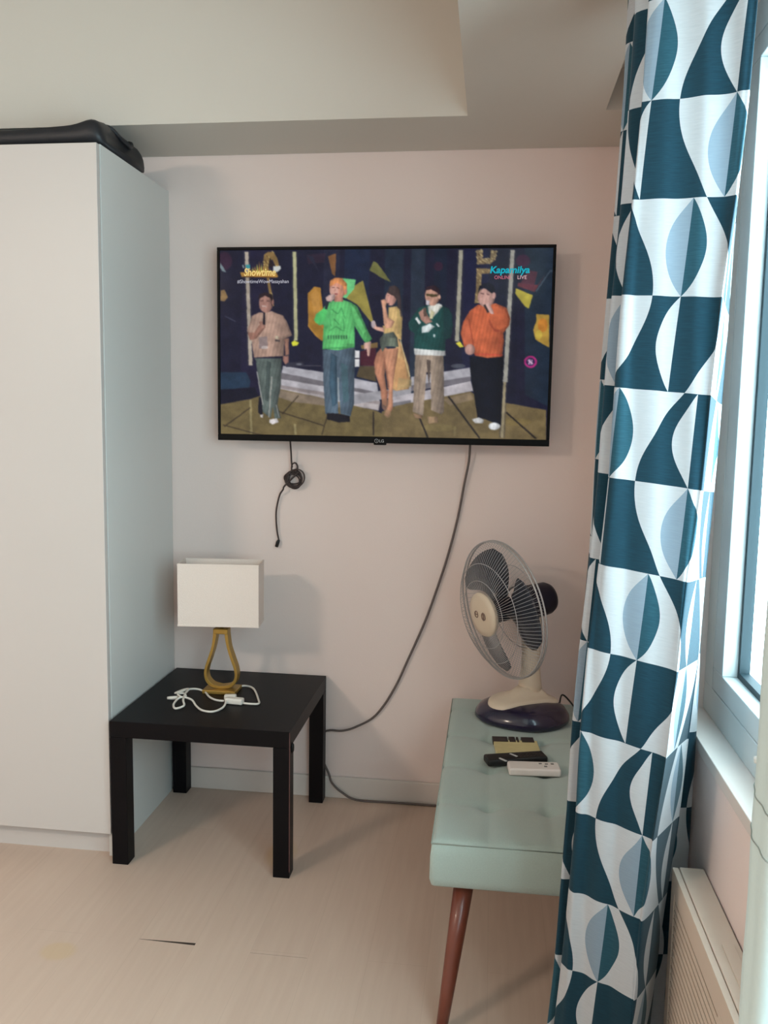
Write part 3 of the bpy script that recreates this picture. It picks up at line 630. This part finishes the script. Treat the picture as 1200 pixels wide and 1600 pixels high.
# soften like a television picture
def blur(a, n=1):
    for _ in range(n):
        p = np.pad(a, ((1, 1), (1, 1), (0, 0)), 'edge'); a = (p[:-2, 1:-1]+2*p[1:-1, 1:-1]+p[2:, 1:-1])/4
        p = np.pad(a, ((1, 1), (1, 1), (0, 0)), 'edge'); a = (p[1:-1, :-2]+2*p[1:-1, 1:-1]+p[1:-1, 2:])/4
    return a
cv = blur(cv, 4)
lowf = blur(np.kron(rs.rand(33, 53, 1), np.ones((20, 20, 1)))[:PXH, :PXW], 60)
midf = blur(np.kron(rs.rand(81, 131, 1), np.ones((8, 8, 1)))[:PXH, :PXW], 14)
finf = blur(rs.rand(PXH, PXW, 1), 1)
cv = np.clip(cv*(1+.22*(lowf-.5)+.12*(midf-.5))+14*(finf-.5), 0, 255)
cv = cv*.94+np.array([4, 4, 6])
# corners of the lit picture on the drawing -> screen rectangle (projective)
def homog(src, dst):
    M_ = []
    for (u, v), (x, y) in zip(src, dst):
        M_.append([u, v, 1, 0, 0, 0, -u*x, -v*x, -x]); M_.append([0, 0, 0, u, v, 1, -u*y, -v*y, -y])
    return np.linalg.svd(np.array(M_))[2][-1].reshape(3, 3)
Hm = homog([(0, 0), (1, 0), (1, 1), (0, 1)], [(342.5, 390), (864, 386.5), (852.5, 690), (349.5, 683.5)])
NX, NZ = 500, 288
uu, vv = np.meshgrid(np.linspace(0, 1, NX+1), np.linspace(0, 1, NZ+1))
q = np.stack([uu, vv, np.ones_like(uu)], -1) @ Hm.T; qx = (q[..., 0]/q[..., 2]-340)*2; qy = (q[..., 1]/q[..., 2]-380)*2
ix = np.clip(qx.round().astype(int), 0, PXW-1); iy = np.clip(qy.round().astype(int), 0, PXH-1)
colr = cv[iy, ix]/255.0; colr = np.where(colr <= .04045, colr/12.92, ((colr+.055)/1.055)**2.4)
verts = np.stack([sx0+(sx1-sx0)*uu, np.full_like(uu, TYF-.0005), sz1-(sz1-sz0)*vv], -1).reshape(-1, 3)
idx = np.arange((NX+1)*(NZ+1)).reshape(NZ+1, NX+1)
faces = np.stack([idx[:-1, :-1], idx[1:, :-1], idx[1:, 1:], idx[:-1, 1:]], -1).reshape(-1, 4)
me = bpy.data.meshes.new('screen'); me.vertices.add(len(verts)); me.vertices.foreach_set('co', verts.ravel())
me.loops.add(faces.size); me.loops.foreach_set('vertex_index', faces.ravel()); me.polygons.add(len(faces))
me.polygons.foreach_set('loop_start', np.arange(0, faces.size, 4)); me.polygons.foreach_set('loop_total', np.full(len(faces), 4)); me.update()
ca = me.color_attributes.new('picture', 'FLOAT_COLOR', 'POINT')
ca.data.foreach_set('color', np.concatenate([colr.reshape(-1, 3), np.ones((len(verts), 1))], 1).ravel())
ms = bpy.data.materials.new('lit_screen'); ms.use_nodes = True; n = ms.node_tree.nodes; L = ms.node_tree.links
b = n['Principled BSDF']; b.inputs['Base Color'].default_value = (.004, .004, .006, 1); b.inputs['Roughness'].default_value = .10; b.inputs['Specular IOR Level'].default_value = .16
at = n.new('ShaderNodeAttribute'); at.attribute_name = 'picture'; L.new(at.outputs['Color'], b.inputs['Emission Color']); b.inputs['Emission Strength'].default_value = .92*2**-EXPO
me.materials.append(ms); scr = bpy.data.objects.new('screen', me); C.objects.link(scr); scr.parent = tv; scr.matrix_parent_inverse = parent_mat(tv).inverted()
scr['label'] = 'lit screen showing five singers with microphones on a stage'
def spt(px, py):      # a point of the drawing on the screen
    Hi = np.linalg.inv(Hm) @ np.array([px, py, 1]); u_, v_ = Hi[0]/Hi[2], Hi[1]/Hi[2]
    return sx0+(sx1-sx0)*u_, TYF-.0012, sz1-(sz1-sz0)*v_
text('show_title', 'Showtime', .034, spt(381, 431), emis('gold_title', (236, 206, 130)), scr, sx=.78, shear=.2, bold=.0006)
text('caption', '#ShowtimeWowMasayahan', .0165, spt(371, 443), emis('caption_white', (188, 188, 200)), scr, sx=.94)
text('channel_title', 'Kapamilya', .0300, spt(765.5, 427), emis('channel_green', (30, 170, 190)), scr, sx=1.02, shear=.15, bold=.0007)
text('channel_word', 'ONLINE', .0155, spt(772.5, 436.5), emis('channel_pink', (200, 110, 130)), scr, sx=.95)
text('channel_live', 'LIVE', .0165, spt(808, 436.5), emis('live_white', (222, 180, 186)), scr, sx=1.0)

# ------------------------------------------------------------------ cables
kn = thing('coiled_cable', 'thin dark cable tied in a coil hanging below the left part of the television', 'cable', (-.68, -.02, 1.15))
bm = NB(); kc = Vector((-.676, -.02, 1.143))
pts = [(-.686, -.050, 1.30), (-.686, -.030, 1.24), (-.686, -.022, 1.205), (-.684, -.020, 1.185)]
tube(bm, spline(pts, 6), .0030, 8)
rk = random.Random(11)
for L_i in range(7):
    ox, oz = rk.uniform(-.008, .008), rk.uniform(-.006, .006); ra, rb = rk.uniform(.021, .034), rk.uniform(.019, .032); an = rk.uniform(0, PI); tl = rk.uniform(-.006, .006)
    tube(bm, [kc+Vector((ox+ra*math.cos(t)*math.cos(an)-rb*math.sin(t)*math.sin(an), -.003*L_i+.008+tl*math.sin(t), oz+ra*math.cos(t)*math.sin(an)+rb*math.sin(t)*math.cos(an))) for t in [2*PI*i/40 for i in range(40)]], .0026, 6, True)
tube(bm, spline([kc+Vector((-.010, 0, .02)), kc+Vector((-.008, -.004, .050)), kc+Vector((.004, -.006, .058)), kc+Vector((.012, -.004, .045)), kc+Vector((.008, 0, .02))], 6), .0028, 6)
tube(bm, spline([kc+Vector((.02, -.012, .03)), kc+Vector((-.03, -.012, -.02)), kc+Vector((-.038, -.008, -.035)), (-.730, -.014, 1.085), (-.742, -.012, 1.03), (-.740, -.012, .97), (-.732, -.012, .925)], 8), .0030, 8)
obj('cable', bm, M_cordd, kn, True)
bm = NB(); tube(bm, [(-.732, -.012, .930), (-.736, -.012, .922), (-.741, -.012, .905)], .006, 8, taper=[.004, .0065, .006]); obj('plug', bm, M_rubber, kn, True)

pc = NB()
tube(pc, spline([(-.074, -.045, 1.30), (-.078, -.02, 1.22), (-.092, -.012, 1.14), (-.112, -.009, 1.02), (-.140, -.009, .90), (-.172, -.009, .79), (-.215, -.009, .66), (-.268, -.009, .53),
                 (-.320, -.009, .41), (-.382, -.009, .315), (-.450, -.012, .270), (-.500, -.012, .252), (-.545, -.010, .250), (-.570, -.0058, .235), (-.580, -.0055, .18), (-.568, -.0055, .130),
                 (-.548, -.0125, .090), (-.535, -.019, .06), (-.500, -.024, .03), (-.440, -.026, .0045), (-.300, -.024, .0042), (-.05, -.024, .0042), (.10, -.022, .0042)], 8), .0040, 8)
cab = thing('power_cable', 'long grey cable running from the television down the wall behind the side table', 'cable', (-.3, -.02, 0))
obj('cable', pc, M_cordg, cab, True)

# ------------------------------------------------------------------ bench
BX0, BX1, BY0, BY1, BZ = -.108, .30, -1.078, -.085, .425
bn = thing('bench', 'sage green tufted fabric bench with wooden legs under the window curtain', 'bench', (.1, -.6, 0))
dim = [(BX0+.125+.145*i, BY0+.195+.225*j) for i in range(2) for j in range(4)]
bm = NB(); nx_, ny_ = 44, 104; g = {}
def sgn(t): return -1 if t < 0 else 1
for i in range(nx_+1):
    for j in range(ny_+1):
        x = BX0+(BX1-BX0)*i/nx_; y = BY0+(BY1-BY0)*j/ny_
        ex = min(x-BX0, BX1-x); ey = min(y-BY0, BY1-y); e = min(ex, ey)
        z = BZ-.006*max(0, 1-e/.022)**2
        for dx, dy in dim:
            d = math.hypot(x-dx, y-dy); z -= .016*math.exp(-(d/.018)**2)+.008*math.exp(-(d/.055)**2)
        # pulled seams between the tufts
        for dx in (BX0+.125, BX0+.270): z -= .0030*math.exp(-((x-dx)/.012)**2)
        for k_ in range(4): z -= .0045*math.exp(-((y-(BY0+.195+.225*k_))/.012)**2)
        g[i, j] = bm.verts.new((x, y, z))
for i in range(nx_):
    for j in range(ny_): bm.faces.new((g[i, j], g[i+1, j], g[i+1, j+1], g[i, j+1]))
border = [g[i, 0] for i in range(nx_+1)]+[g[nx_, j] for j in range(1, ny_+1)]+[g[i, ny_] for i in range(nx_-1, -1, -1)]+[g[0, j] for j in range(ny_-1, 0, -1)]
prev = border
for dz, ins in ((-.03, -.004), (-.085, -.005), (-.102, 0), (-.108, .006)):
    nr = []
    for v in border:
        x, y = v.co.x, v.co.y; cx_, cy_ = (BX0+BX1)/2, (BY0+BY1)/2
        nxx = x+(ins if x < cx_ else -ins) if (abs(x-BX0) < 1e-5 or abs(x-BX1) < 1e-5) else x
        nyy = y+(ins if y < cy_ else -ins) if (abs(y-BY0) < 1e-5 or abs(y-BY1) < 1e-5) else y
        nr.append(bm.verts.new((nxx, nyy, BZ-.006+dz)))
    for k in range(len(border)): bm.faces.new((prev[k], prev[(k+1) % len(border)], nr[(k+1) % len(border)], nr[k]))
    prev = nr
bm.faces.new(prev)
seat = obj('seat', bm, M_bench, bn, True)
bm = NB(); zz = BZ-.009
tube(bm, [(BX0-.001, BY0-.001, zz), (BX1, BY0-.001, zz), (BX1, BY1, zz), (BX0-.001, BY1, zz)], .0022, 6, True); obj('piping', bm, M_seam, seat, True)
for dx, dy in dim:
    bm = NB(); lathe(bm, [(0, .004), (.006, .0032), (.009, 0), (.009, -.003)], (dx, dy, BZ-.030), (0, 0, 1), 14); obj('button', bm, M_bench, seat, True)
for lx, ly, sx_, sy_ in ((BX0+.074, BY0+.055, -1, -1), (BX1-.074, BY0+.055, .6, .1), (BX0+.074, BY1-.08, -1, .6), (BX1-.074, BY1-.08, 1, .6)):
    bm = NB(); top = Vector((lx, ly, BZ-.116)); bot = Vector((lx+.042*sx_, ly+.110*sy_, 0))
    tube(bm, [bot+(top-bot)*t for t in (0, .3, .6, 1)], .02, 20, taper=[.0125, .016, .0195, .0235])
    for v in bm.verts: v.co.z = max(v.co.z, 0)
    lg = obj('leg', bm, M_wood, bn, True)
    if sx_ == -1 and sy_ == -1:
        for (t, o_, ln) in ((.42, .004, .018), (.46, -.004, .012), (.20, .002, .010)):
            pass

# ------------------------------------------------------------------ remotes and packet on the bench
def slab(name, cx_, cy_, L_, W_, H__, rot, m, parent, bev, z0):
    Mr = Matrix.Translation((cx_, cy_, z0)) @ Matrix.Rotation(math.radians(rot), 4, 'Z')
    return Mr, obj(name, bx(-L_/2, L_/2, -W_/2, W_/2, 0, H__, M=Mr), m, parent, bevel=bev, seg=3)
zb = BZ-.0015
r1 = thing('remote_control', 'white remote control nearest the front on the sage bench', 'remote control', (.135, -.672, zb), 'remote controls on the bench')
Mr, o_ = slab('remote_body', .135, -.670, .138, .056, .021, 5, M_remw, r1, .006, zb)
for x, y in ((.018, .010), (.034, .008), (.050, .010), (.030, -.008)):
    obj('button', bx(x-.004, x+.004, y-.003, y+.003, .0205, .0222, M=Mr), M_btn, r1)
obj('display', bx(-.055, -.012, -.014, .014, .0205, .0214, M=Mr), M_remw, r1, bevel=.0005)
r2 = thing('remote_control', 'black remote control lying behind the white one on the sage bench', 'remote control', (.09, -.610, zb), 'remote controls on the bench')
Mr, o_ = slab('remote_body', .088, -.607, .172, .048, .020, 18, M_rubber, r2, .006, zb)
for x, y, c_ in ((-.052, 0, M_silver), (-.005, .004, M_silver)):
    obj('button', bx(x-.003, x+.003, y-.014, y+.012, .0195, .0213, M=Mr @ Matrix.Rotation(.5, 4, 'Z')), c_, r2)
for i in range(7):
    for j in (-1, 0, 1): obj('button', bx(.012+i*.010-.003, .012+i*.010+.003, j*.011-.003, j*.011+.003, .0195, .0208, M=Mr), M_brn, r2)
r3 = thing('card_packet', 'small flat yellow packet with dark striped end, between the fan and the black remote', 'packet', (.093, -.50, zb))
Mr = Matrix.Translation((.092, -.505, zb)) @ Matrix.Rotation(math.radians(5), 4, 'Z')
obj('packet_body', bx(-.062, .064, -.060, .035, 0, .010, M=Mr), M_yel, r3, bevel=.001)
bm = NB(); box(bm, -.064, -.020, .020, .058, .0, .011, M=Mr); box(bm, -.016, .002, .020, .058, .0, .011, M=Mr); box(bm, .006, .012, .020, .058, .0, .011, M=Mr); box(bm, .020, .056, .020, .058, .0, .011, M=Mr)
obj('dark_strip', bm, M_brn, r3)

# ------------------------------------------------------------------ table fan
FC = Vector((.041, -.30, .780)); az, el = math.radians(214), math.radians(-7.8)
fn = Vector((math.cos(el)*math.cos(az), math.cos(el)*math.sin(az), math.sin(el)))
fu, fv = frame_of(fn)
fan = thing('table_fan', 'cream and navy table fan with round wire guard standing on the sage bench', 'fan', (.114, -.265, BZ))
ca_, sa_ = math.cos(az), math.sin(az)
FB = Vector((.116, -.262, BZ-.0002))
bm = NB(); rings = []
for (s_, z) in ((.93, 0), (1, .010), (.985, .024), (.90, .042), (.74, .055), (.5, .062), (.2, .064)):
    rr = []
    for k in range(40):
        a = 2*PI*k/40; x = .148*math.cos(a)*s_; y = .125*math.sin(a)*s_*(1+.10*math.cos(a))
        rr.append(bm.verts.new((FB.x+x, FB.y+y, FB.z+z)))
    rings.append(rr)
for a, b_ in zip(rings, rings[1:]):
    for k in range(40): bm.faces.new((a[k], a[(k+1) % 40], b_[(k+1) % 40], b_[k]))
bm.faces.new(rings[0]); bm.faces.new(rings[-1]); obj('base', bm, M_navy, fan, True)
# cream top plate: tongue that rises towards the neck
out_ = [(-.108, -.022), (-.095, -.058), (-.058, -.080), (-.018, -.066), (.030, -.040), (.080, -.012), (.112, .012), (.108, .045), (.075, .078), (.02, .088), (-.04, .072), (-.09, .030)]
ol = spline([Vector((x, y, 0)) for x, y in out_], 5, True)
cN = Vector((.026, .030, 0)); bm = NB(); rings = []
def base_h(x, y):
    s_ = math.hypot(x/.148, y/(.125*(1+.10*max(-1, min(1, x/.148)))))
    t = [(.0, .064), (.5, .062), (.74, .055), (.90, .042), (.985, .024), (1.05, .010)]
    for (a, za), (b_, zb_) in zip(t, t[1:]):
        if s_ <= b_: return za+(zb_-za)*(s_-a)/(b_-a)
    return .01
for f in (1.0, .985, .93, .8, .6, .45, .32):
    rr = []
    for p in ol:
        x, y = cN.x+(p.x-cN.x)*f, cN.y+(p.y-cN.y)*f
        h_ = base_h(x, y)+(.0015 if f == 1 else .006 if f == .985 else .009)+.030*max(0, (.75-f)/.45)**1.5
        if f == 1.0: h_ = base_h(x, y)-.004
        rr.append(bm.verts.new((FB.x+x, FB.y+y, FB.z+h_)))
    rings.append(rr)
for a, b_ in zip(rings, rings[1:]):
    for k in range(len(ol)): bm.faces.new((a[k], a[(k+1) % len(ol)], b_[(k+1) % len(ol)], b_[k]))
bm.faces.new(rings[-1]); obj('top_plate', bm, M_cream, fan, True)
Mq = Matrix.Translation((FB.x-.050, FB.y-.030, FB.z+.0660)) @ Matrix.Rotation(math.radians(-38), 4, 'Z')
obj('speed_switch', bx(-.018, .018, -.0045, .0045, -.006, .006, M=Mq), M_rubber, fan, bevel=.001)
bm = NB()
for x, y in ((-.062, -.098), (-.012, -.104), (.04, -.085), (.062, -.098)): pass
bm.free()
# neck
NK = FC-fn*.115
bm = NB(); rings = []
for t in np.linspace(0, 1, 9):
    p = Vector((FB.x+.024, FB.y+.032, FB.z+.075)).lerp(Vector((NK.x+.002, NK.y, NK.z-.02)), t)
    rx_ = .040-.012*min(1, t*3)+.002*t; ry_ = .032-.006*min(1, t*3)
    rings.append([bm.verts.new((p.x+rx_*math.cos(a), p.y+ry_*math.sin(a), p.z)) for a in [2*PI*k/20 for k in range(20)]])
for a, b_ in zip(rings, rings[1:]):
    for k in range(20): bm.faces.new((a[k], a[(k+1) % 20], b_[(k+1) % 20], b_[k]))
bm.faces.new(rings[0]); bm.faces.new(rings[-1]); obj('neck', bm, M_cream, fan, True)
bm = NB(); lathe(bm, [(0, -.193), (.030, -.192), (.044, -.184), (.051, -.170), (.054, -.12), (.056, -.085), (.048, -.070), (.03, -.066), (0, -.066)], FC, fn, 32)
obj('motor_housing', bm, M_motor, fan, True)
M_wire = mat('guard_wire', (172, 168, 168), .4, .2)
def wires(n_, r0, t0, r1, t1, bulge, rad):
    bm = NB()
    for i in range(n_):
        a = 2*PI*i/n_; P = []
        for k in range(9):
            s_ = k/8; r = r0+(r1-r0)*s_; t = t0+(t1-t0)*s_**2.2*1.0+bulge*math.sin(PI*s_)
            aa = a+.10*s_
            P.append(FC+fn*t+r*(math.cos(aa)*fu+math.sin(aa)*fv))
        tube(bm, P, rad, 4)
    return bm
def circ(bm, r, t, rad, seg=6):
    tube(bm, [FC+fn*t+r*(math.cos(a)*fu+math.sin(a)*fv) for a in [2*PI*k/64 for k in range(64)]], rad, seg, True)
bm = wires(108, .062, .066, .213, .004, .006, .00065)
def prof(r, r0=.062, t0=.066, r1=.213, t1=.004, bu=.006):
    s_ = (r-r0)/(r1-r0); return t0+(t1-t0)*s_**2.2+bu*math.sin(PI*s_)
for r in (.105, .155): circ(bm, r, prof(r), .0011)
obj('front_guard', bm, M_wire, fan)
bm = wires(96, .058, -.062, .213, -.010, -.006, .00065); circ(bm, .13, -.054, .0011); circ(bm, .058, -.062, .003)
obj('rear_guard', bm, M_wire, fan)
bm = NB(); circ(bm, .2145, .003, .0028, 8); circ(bm, .2145, -.009, .0028, 8); obj('guard_rim', bm, M_wire, fan, True)
bm = NB(); lathe(bm, [(.069, .058), (.070, .064), (.067, .071), (.045, .076), (0, .078)], FC, fn, 40); lathe(bm, [(.069, .058), (0, .058)], FC, fn, 40, False)
hc = obj('hub_cap', bm, M_cream, fan, True)
M_logo = mat('hub_print', (132, 108, 98), .6)
bm = NB()
right = Vector((-fn.y, fn.x, 0)).normalized()       # seen from the front
upv = fn.cross(right); upv = upv if upv.z > 0 else -upv
if right.dot(rt) < 0: right = -right
for dx, rr_, w_ in ((-.020, .010, .0016), (.018, .011, .0020)):
    tube(bm, [FC+fn*.0782+right*(dx+rr_*.8*math.cos(a))+upv*(rr_*math.sin(a)) for a in [2*PI*k/24 for k in range(24)]], w_, 5, True)
tube(bm, [FC+fn*.0785+right*.018+upv*.008, FC+fn*.0785+right*.018-upv*.008], .0018, 5)
tube(bm, [FC+fn*.0785-right*.026+upv*.0, FC+fn*.0785-right*.014+upv*.0], .0016, 5)
obj('hub_emblem', bm, M_logo, hc, True)
M_blade = bpy.data.materials.new('smoke_blade_plastic'); M_blade.use_nodes = True
b = M_blade.node_tree.nodes['Principled BSDF']; b.inputs['Base Color'].default_value = (*lin((52, 58, 70)), 1); b.inputs['Roughness'].default_value = .25; b.inputs['Alpha'].default_value = .88
bm = NB(); lathe(bm, [(0, .045), (.030, .043), (.036, .03), (.036, -.03), (0, -.03)], FC, fn, 28); obj('blade_hub', bm, M_motor, fan, True)
for k3 in range(3):
    a0 = math.radians(38)+k3*2*PI/3
    bm = NB(); gg = {}
    nr_, na_ = 12, 14
    for i in range(nr_+1):
        s_ = i/nr_; r = .030+.160*s_
        span = .55+.95*math.sin(min(1, s_*1.15)*PI*.62)
        if s_ > .86: span *= 1-.30*((s_-.86)/.14)**2
        lead = a0+.55*s_
        for j in range(na_+1):
            t = j/na_; a = lead+span*(t-.5); tw = .020*(t-.5)*2*(1-.35*s_)
            for q_, dz in ((0, .0008), (1, -.0008)):
                gg[i, j, q_] = bm.verts.new(FC+fn*(tw+dz)+r*(math.cos(a)*fu+math.sin(a)*fv))
    for i in range(nr_):
        for j in range(na_):
            bm.faces.new((gg[i, j, 0], gg[i+1, j, 0], gg[i+1, j+1, 0], gg[i, j+1, 0])); bm.faces.new((gg[i, j, 1], gg[i, j+1, 1], gg[i+1, j+1, 1], gg[i+1, j, 1]))
    for i in range(nr_):
        for j in (0, na_): bm.faces.new((gg[i, j, 0], gg[i, j, 1], gg[i+1, j, 1], gg[i+1, j, 0]))
    for j in range(na_):
        for i in (0, nr_): bm.faces.new((gg[i, j, 0], gg[i, j+1, 0], gg[i, j+1, 1], gg[i, j, 1]))
    obj('blade', bm, M_blade, fan, True)
bm = NB(); tube(bm, spline([(FB.x+.12, FB.y+.06, FB.z+.02), (FB.x+.13, FB.y+.09, FB.z+.055), (FB.x+.16, FB.y+.09, FB.z+.03), (FB.x+.18, FB.y+.05, FB.z+.006), (FB.x+.184, -.34, BZ+.004)], 8), .0028, 8)
obj('power_cord', bm, M_rubber, fan, True)

# ------------------------------------------------------------------ patterned curtain
def interp(tab, z):
    tab = sorted(tab)
    if z <= tab[0][0]: return tab[0][1:]
    for a, b_ in zip(tab, tab[1:]):
        if z <= b_[0]:
            t = (z-a[0])/(b_[0]-a[0]); return [p+(q_-p)*t for p, q_ in zip(a[1:], b_[1:])]
    return tab[-1][1:]
DV = Vector((.8944, -.4472, 0)); PO = Vector((.19, -1.36, 0))
edge = [(.02, -.050, .104), (.30, -.032, .112), (.47, -.024, .116), (.63, -.015, .127), (.79, -.012, .144), (.94, -.006, .155), (1.10, .006, .163), (1.26, .018, .175), (1.41, .023, .181),
        (1.57, .028, .190), (1.72, .036, .202), (1.87, .044, .210), (2.04, .050, .215), (2.30, .052, .220)]
slv = [(.02, .165), (.30, .175), (.47, .180), (.63, .186), (.94, .193), (1.10, .198), (1.34, .203), (1.6, .213), (1.74, .218), (2.0, .226), (2.3, .230)]
fold2 = [(.02, .330, -1.285), (.30, .348, -1.285), (.45, .360, -1.285), (.60, .372, -1.29), (.76, .380, -1.29), (.95, .390, -1.30), (1.3, .398, -1.31), (1.7, .408, -1.31), (2.1, .408, -1.31), (2.3, .400, -1.31)]
def section(z):
    sl, sr = interp(edge, z); fx, fy = interp(fold2, z); k = max(0, min(1, (z-.3)/1.5))
    Lp, Rp = PO+DV*sl, PO+DV*sr
    P = [Vector((.385, -1.105, 0)), Vector((.35, -1.125, 0)), Vector((.30, -1.115, 0)), Vector((.25, -1.135, 0)), Vector((interp(slv, z)[0], -1.155, 0)), Vector((.245+.01*k, -1.20, 0)), Vector((Lp.x+.022, -1.26, 0)),
         Vector((Lp.x-.015, -1.315, 0)), Lp+Vector((.010, .032, 0)), Lp+Vector((-.003, .008, 0)), Lp+DV*.006]
    nb = len(P)
    for i in range(1, 8): P.append(Lp.lerp(Rp, i/8)+Vector((.004, .008, 0))*math.sin(PI*i/8)*.5)
    mid = nb+3
    P += [Rp-DV*.006, Rp+Vector((.002, .008, 0)), Vector((fx-.006, fy-.012, 0)), Vector((fx, fy, 0)), Vector((fx-.006, fy+.012, 0)), Vector((fx-.040, fy+.030, 0)), Vector((fx-.035, fy+.042, 0)), Vector((.409, -1.215, 0)), Vector((.405, -1.195, 0)), Vector((.34, -1.165, 0)), Vector((.38, -1.125, 0))]
    return P, mid
def curtain(name_, sec, zs, zlist):
    pass
zs = np.linspace(.02, 2.31, 110); K = 5
me_v, uvs = [], []
for z in zs:
    P, mid = sec_ = section(float(z))
    S = spline(P, K); im = mid*K
    wob = 1.0
    arc = [0.0]
    for a, b_ in zip(S, S[1:]): arc.append(arc[-1]+(b_-a).length)
    s_mid = (S[im]-PO).dot(DV); sleaf = .016+.068*(z-1.264)
    for i, p in enumerate(S):
        sm = s_mid+arc[i]-arc[im]
        dz = .004*math.sin(i*.35+z*3)
        me_v.append((p.x+.0015*math.sin(z*9+i*.5), p.y+.003*math.sin(z*7+i*.4), z)); uvs.append(((sm-sleaf)/.134, (1.264-.085*(sm-.06)-z)/.157))
NS = len(S); me = bpy.data.meshes.new('curtain_cloth')
fc = [(r*NS+i, r*NS+i+1, (r+1)*NS+i+1, (r+1)*NS+i) for r in range(len(zs)-1) for i in range(NS-1)]
me.from_pydata(me_v, [], fc); ul = me.uv_layers.new(name='cloth')
for lp in me.loops: ul.data[lp.index].uv = uvs[lp.vertex_index]
for p in me.polygons: p.use_smooth = True
me.materials.append(M_curt)
cur = thing('patterned_curtain', 'teal and white geometric patterned curtain gathered at the window beside the bench', 'curtain', (.30, -1.3, 0))
cc = bpy.data.objects.new('curtain_cloth', me); C.objects.link(cc); cc.parent = cur; cc.matrix_parent_inverse = parent_mat(cur).inverted()
bm = NB()
for p in (S[i] for i in range(4, NS, 16)):
    pass
bm.free()
# rail in the slot
rail = thing('curtain_rail', 'white curtain rail in the ceiling slot over the window', 'curtain rail', (.35, -2.3, 2.335))
obj('rail', bx(.335, .370, -4.0, -.40, 2.318, 2.340), M_whitep, rail, bevel=.002)
for y in (-1.05, -1.2, -1.35, -1.9, -2.05):
    bm = NB(); tube(bm, [(.352, y+.01*math.cos(a), 2.312+.008*math.sin(a)) for a in [2*PI*k/12 for k in range(12)]], .0012, 5, True); obj('glider', bm, M_whitep, rail)

# near white curtain bundle at the right edge of the picture
def liner_r(a, z): return .046+.0026*math.cos(5*a+.6*math.sin(z*1.7))+.0015*math.sin(9*a)+.0005*math.sin(z*40)
wc = thing('white_curtain', 'plain white gathered curtain at the near right edge of the window', 'curtain', (.298, -2.112, 0))
bm = NB(); rings = []
for z in np.linspace(.02, 2.31, 60):
    rr = []
    for k in range(64):
        a = 2*PI*k/64
        r = liner_r(a, z)
        rr.append(bm.verts.new((.298+r*math.cos(a), -2.112+1.25*r*math.sin(a), z)))
    rings.append(rr)
for a, b_ in zip(rings, rings[1:]):
    for k in range(64): bm.faces.new((a[k], a[(k+1) % 64], b_[(k+1) % 64], b_[k]))
bm.faces.new(rings[0]); bm.faces.new(rings[-1])
obj('curtain_cloth', bm, M_liner, wc, True)
M_stitch = mat('stitch_thread', (150, 160, 156), .9)
for z in (1.021, .980):
    bm = NB(); tube(bm, [(.298+(liner_r(a, z)+.0003)*math.cos(a), -2.112+1.25*(liner_r(a, z)+.0003)*math.sin(a), z) for a in [2*PI*k/64 for k in range(64)]], .0008, 5, True)
    obj('hem_stitch', bm, M_stitch, wc)

# ------------------------------------------------------------------ low unit with grille under the window
UX, UY0, UY1, UZ = .368, -4.1, -1.318, .533
un_ = thing('grille_unit', 'cream low wall unit with long horizontal grille under the window', 'wall unit', (.40, -2.1, 0))
obj('casing', bx(UX+.004, XR-.002, UY0, UY1, .06, UZ), M_unit, un_, bevel=.003)
bm = NB()       # front panel with slots left open: frame and slats
gz0, gz1 = .13, .492
gy = [(-1.66, -1.345), (-2.10, -1.74), (-2.9, -2.2)]
box(bm, UX-.008, UX+.003, UY0, UY1, gz1, UZ-.002); box(bm, UX-.008, UX+.003, UY0, UY1, .07, gz0)
ys = [UY1]+[v for a, b_ in gy for v in (b_, a)]+[UY0]
for k in range(0, len(ys), 2): box(bm, UX-.008, UX+.003, ys[k+1], ys[k], gz0, gz1)
fp = obj('front_panel', bm, M_unit, un_, bevel=.001)
for k, (a, b_) in enumerate(gy):
    bm = NB(); zz = gz0+.004
    while zz < gz1:
        box(bm, UX-.007, UX+.001, a, b_, zz, zz+.0115); zz += .0158
    obj('grille', bm, M_unit, fp)
    obj('grille_shadow_gap', bx(UX+.0012, UX+.0035, a, b_, gz0, gz1), M_unitd, fp)  # dark sheet behind the slats, its colour stands in for shade between them
obj('service_lid', bx(UX+.020, XR-.012, -2.4, -1.56, UZ, UZ+.003), M_unit, un_, bevel=.001)
obj('unit_base', bx(UX+.01, XR-.002, UY0, UY1, 0, .06), M_unitd, un_)
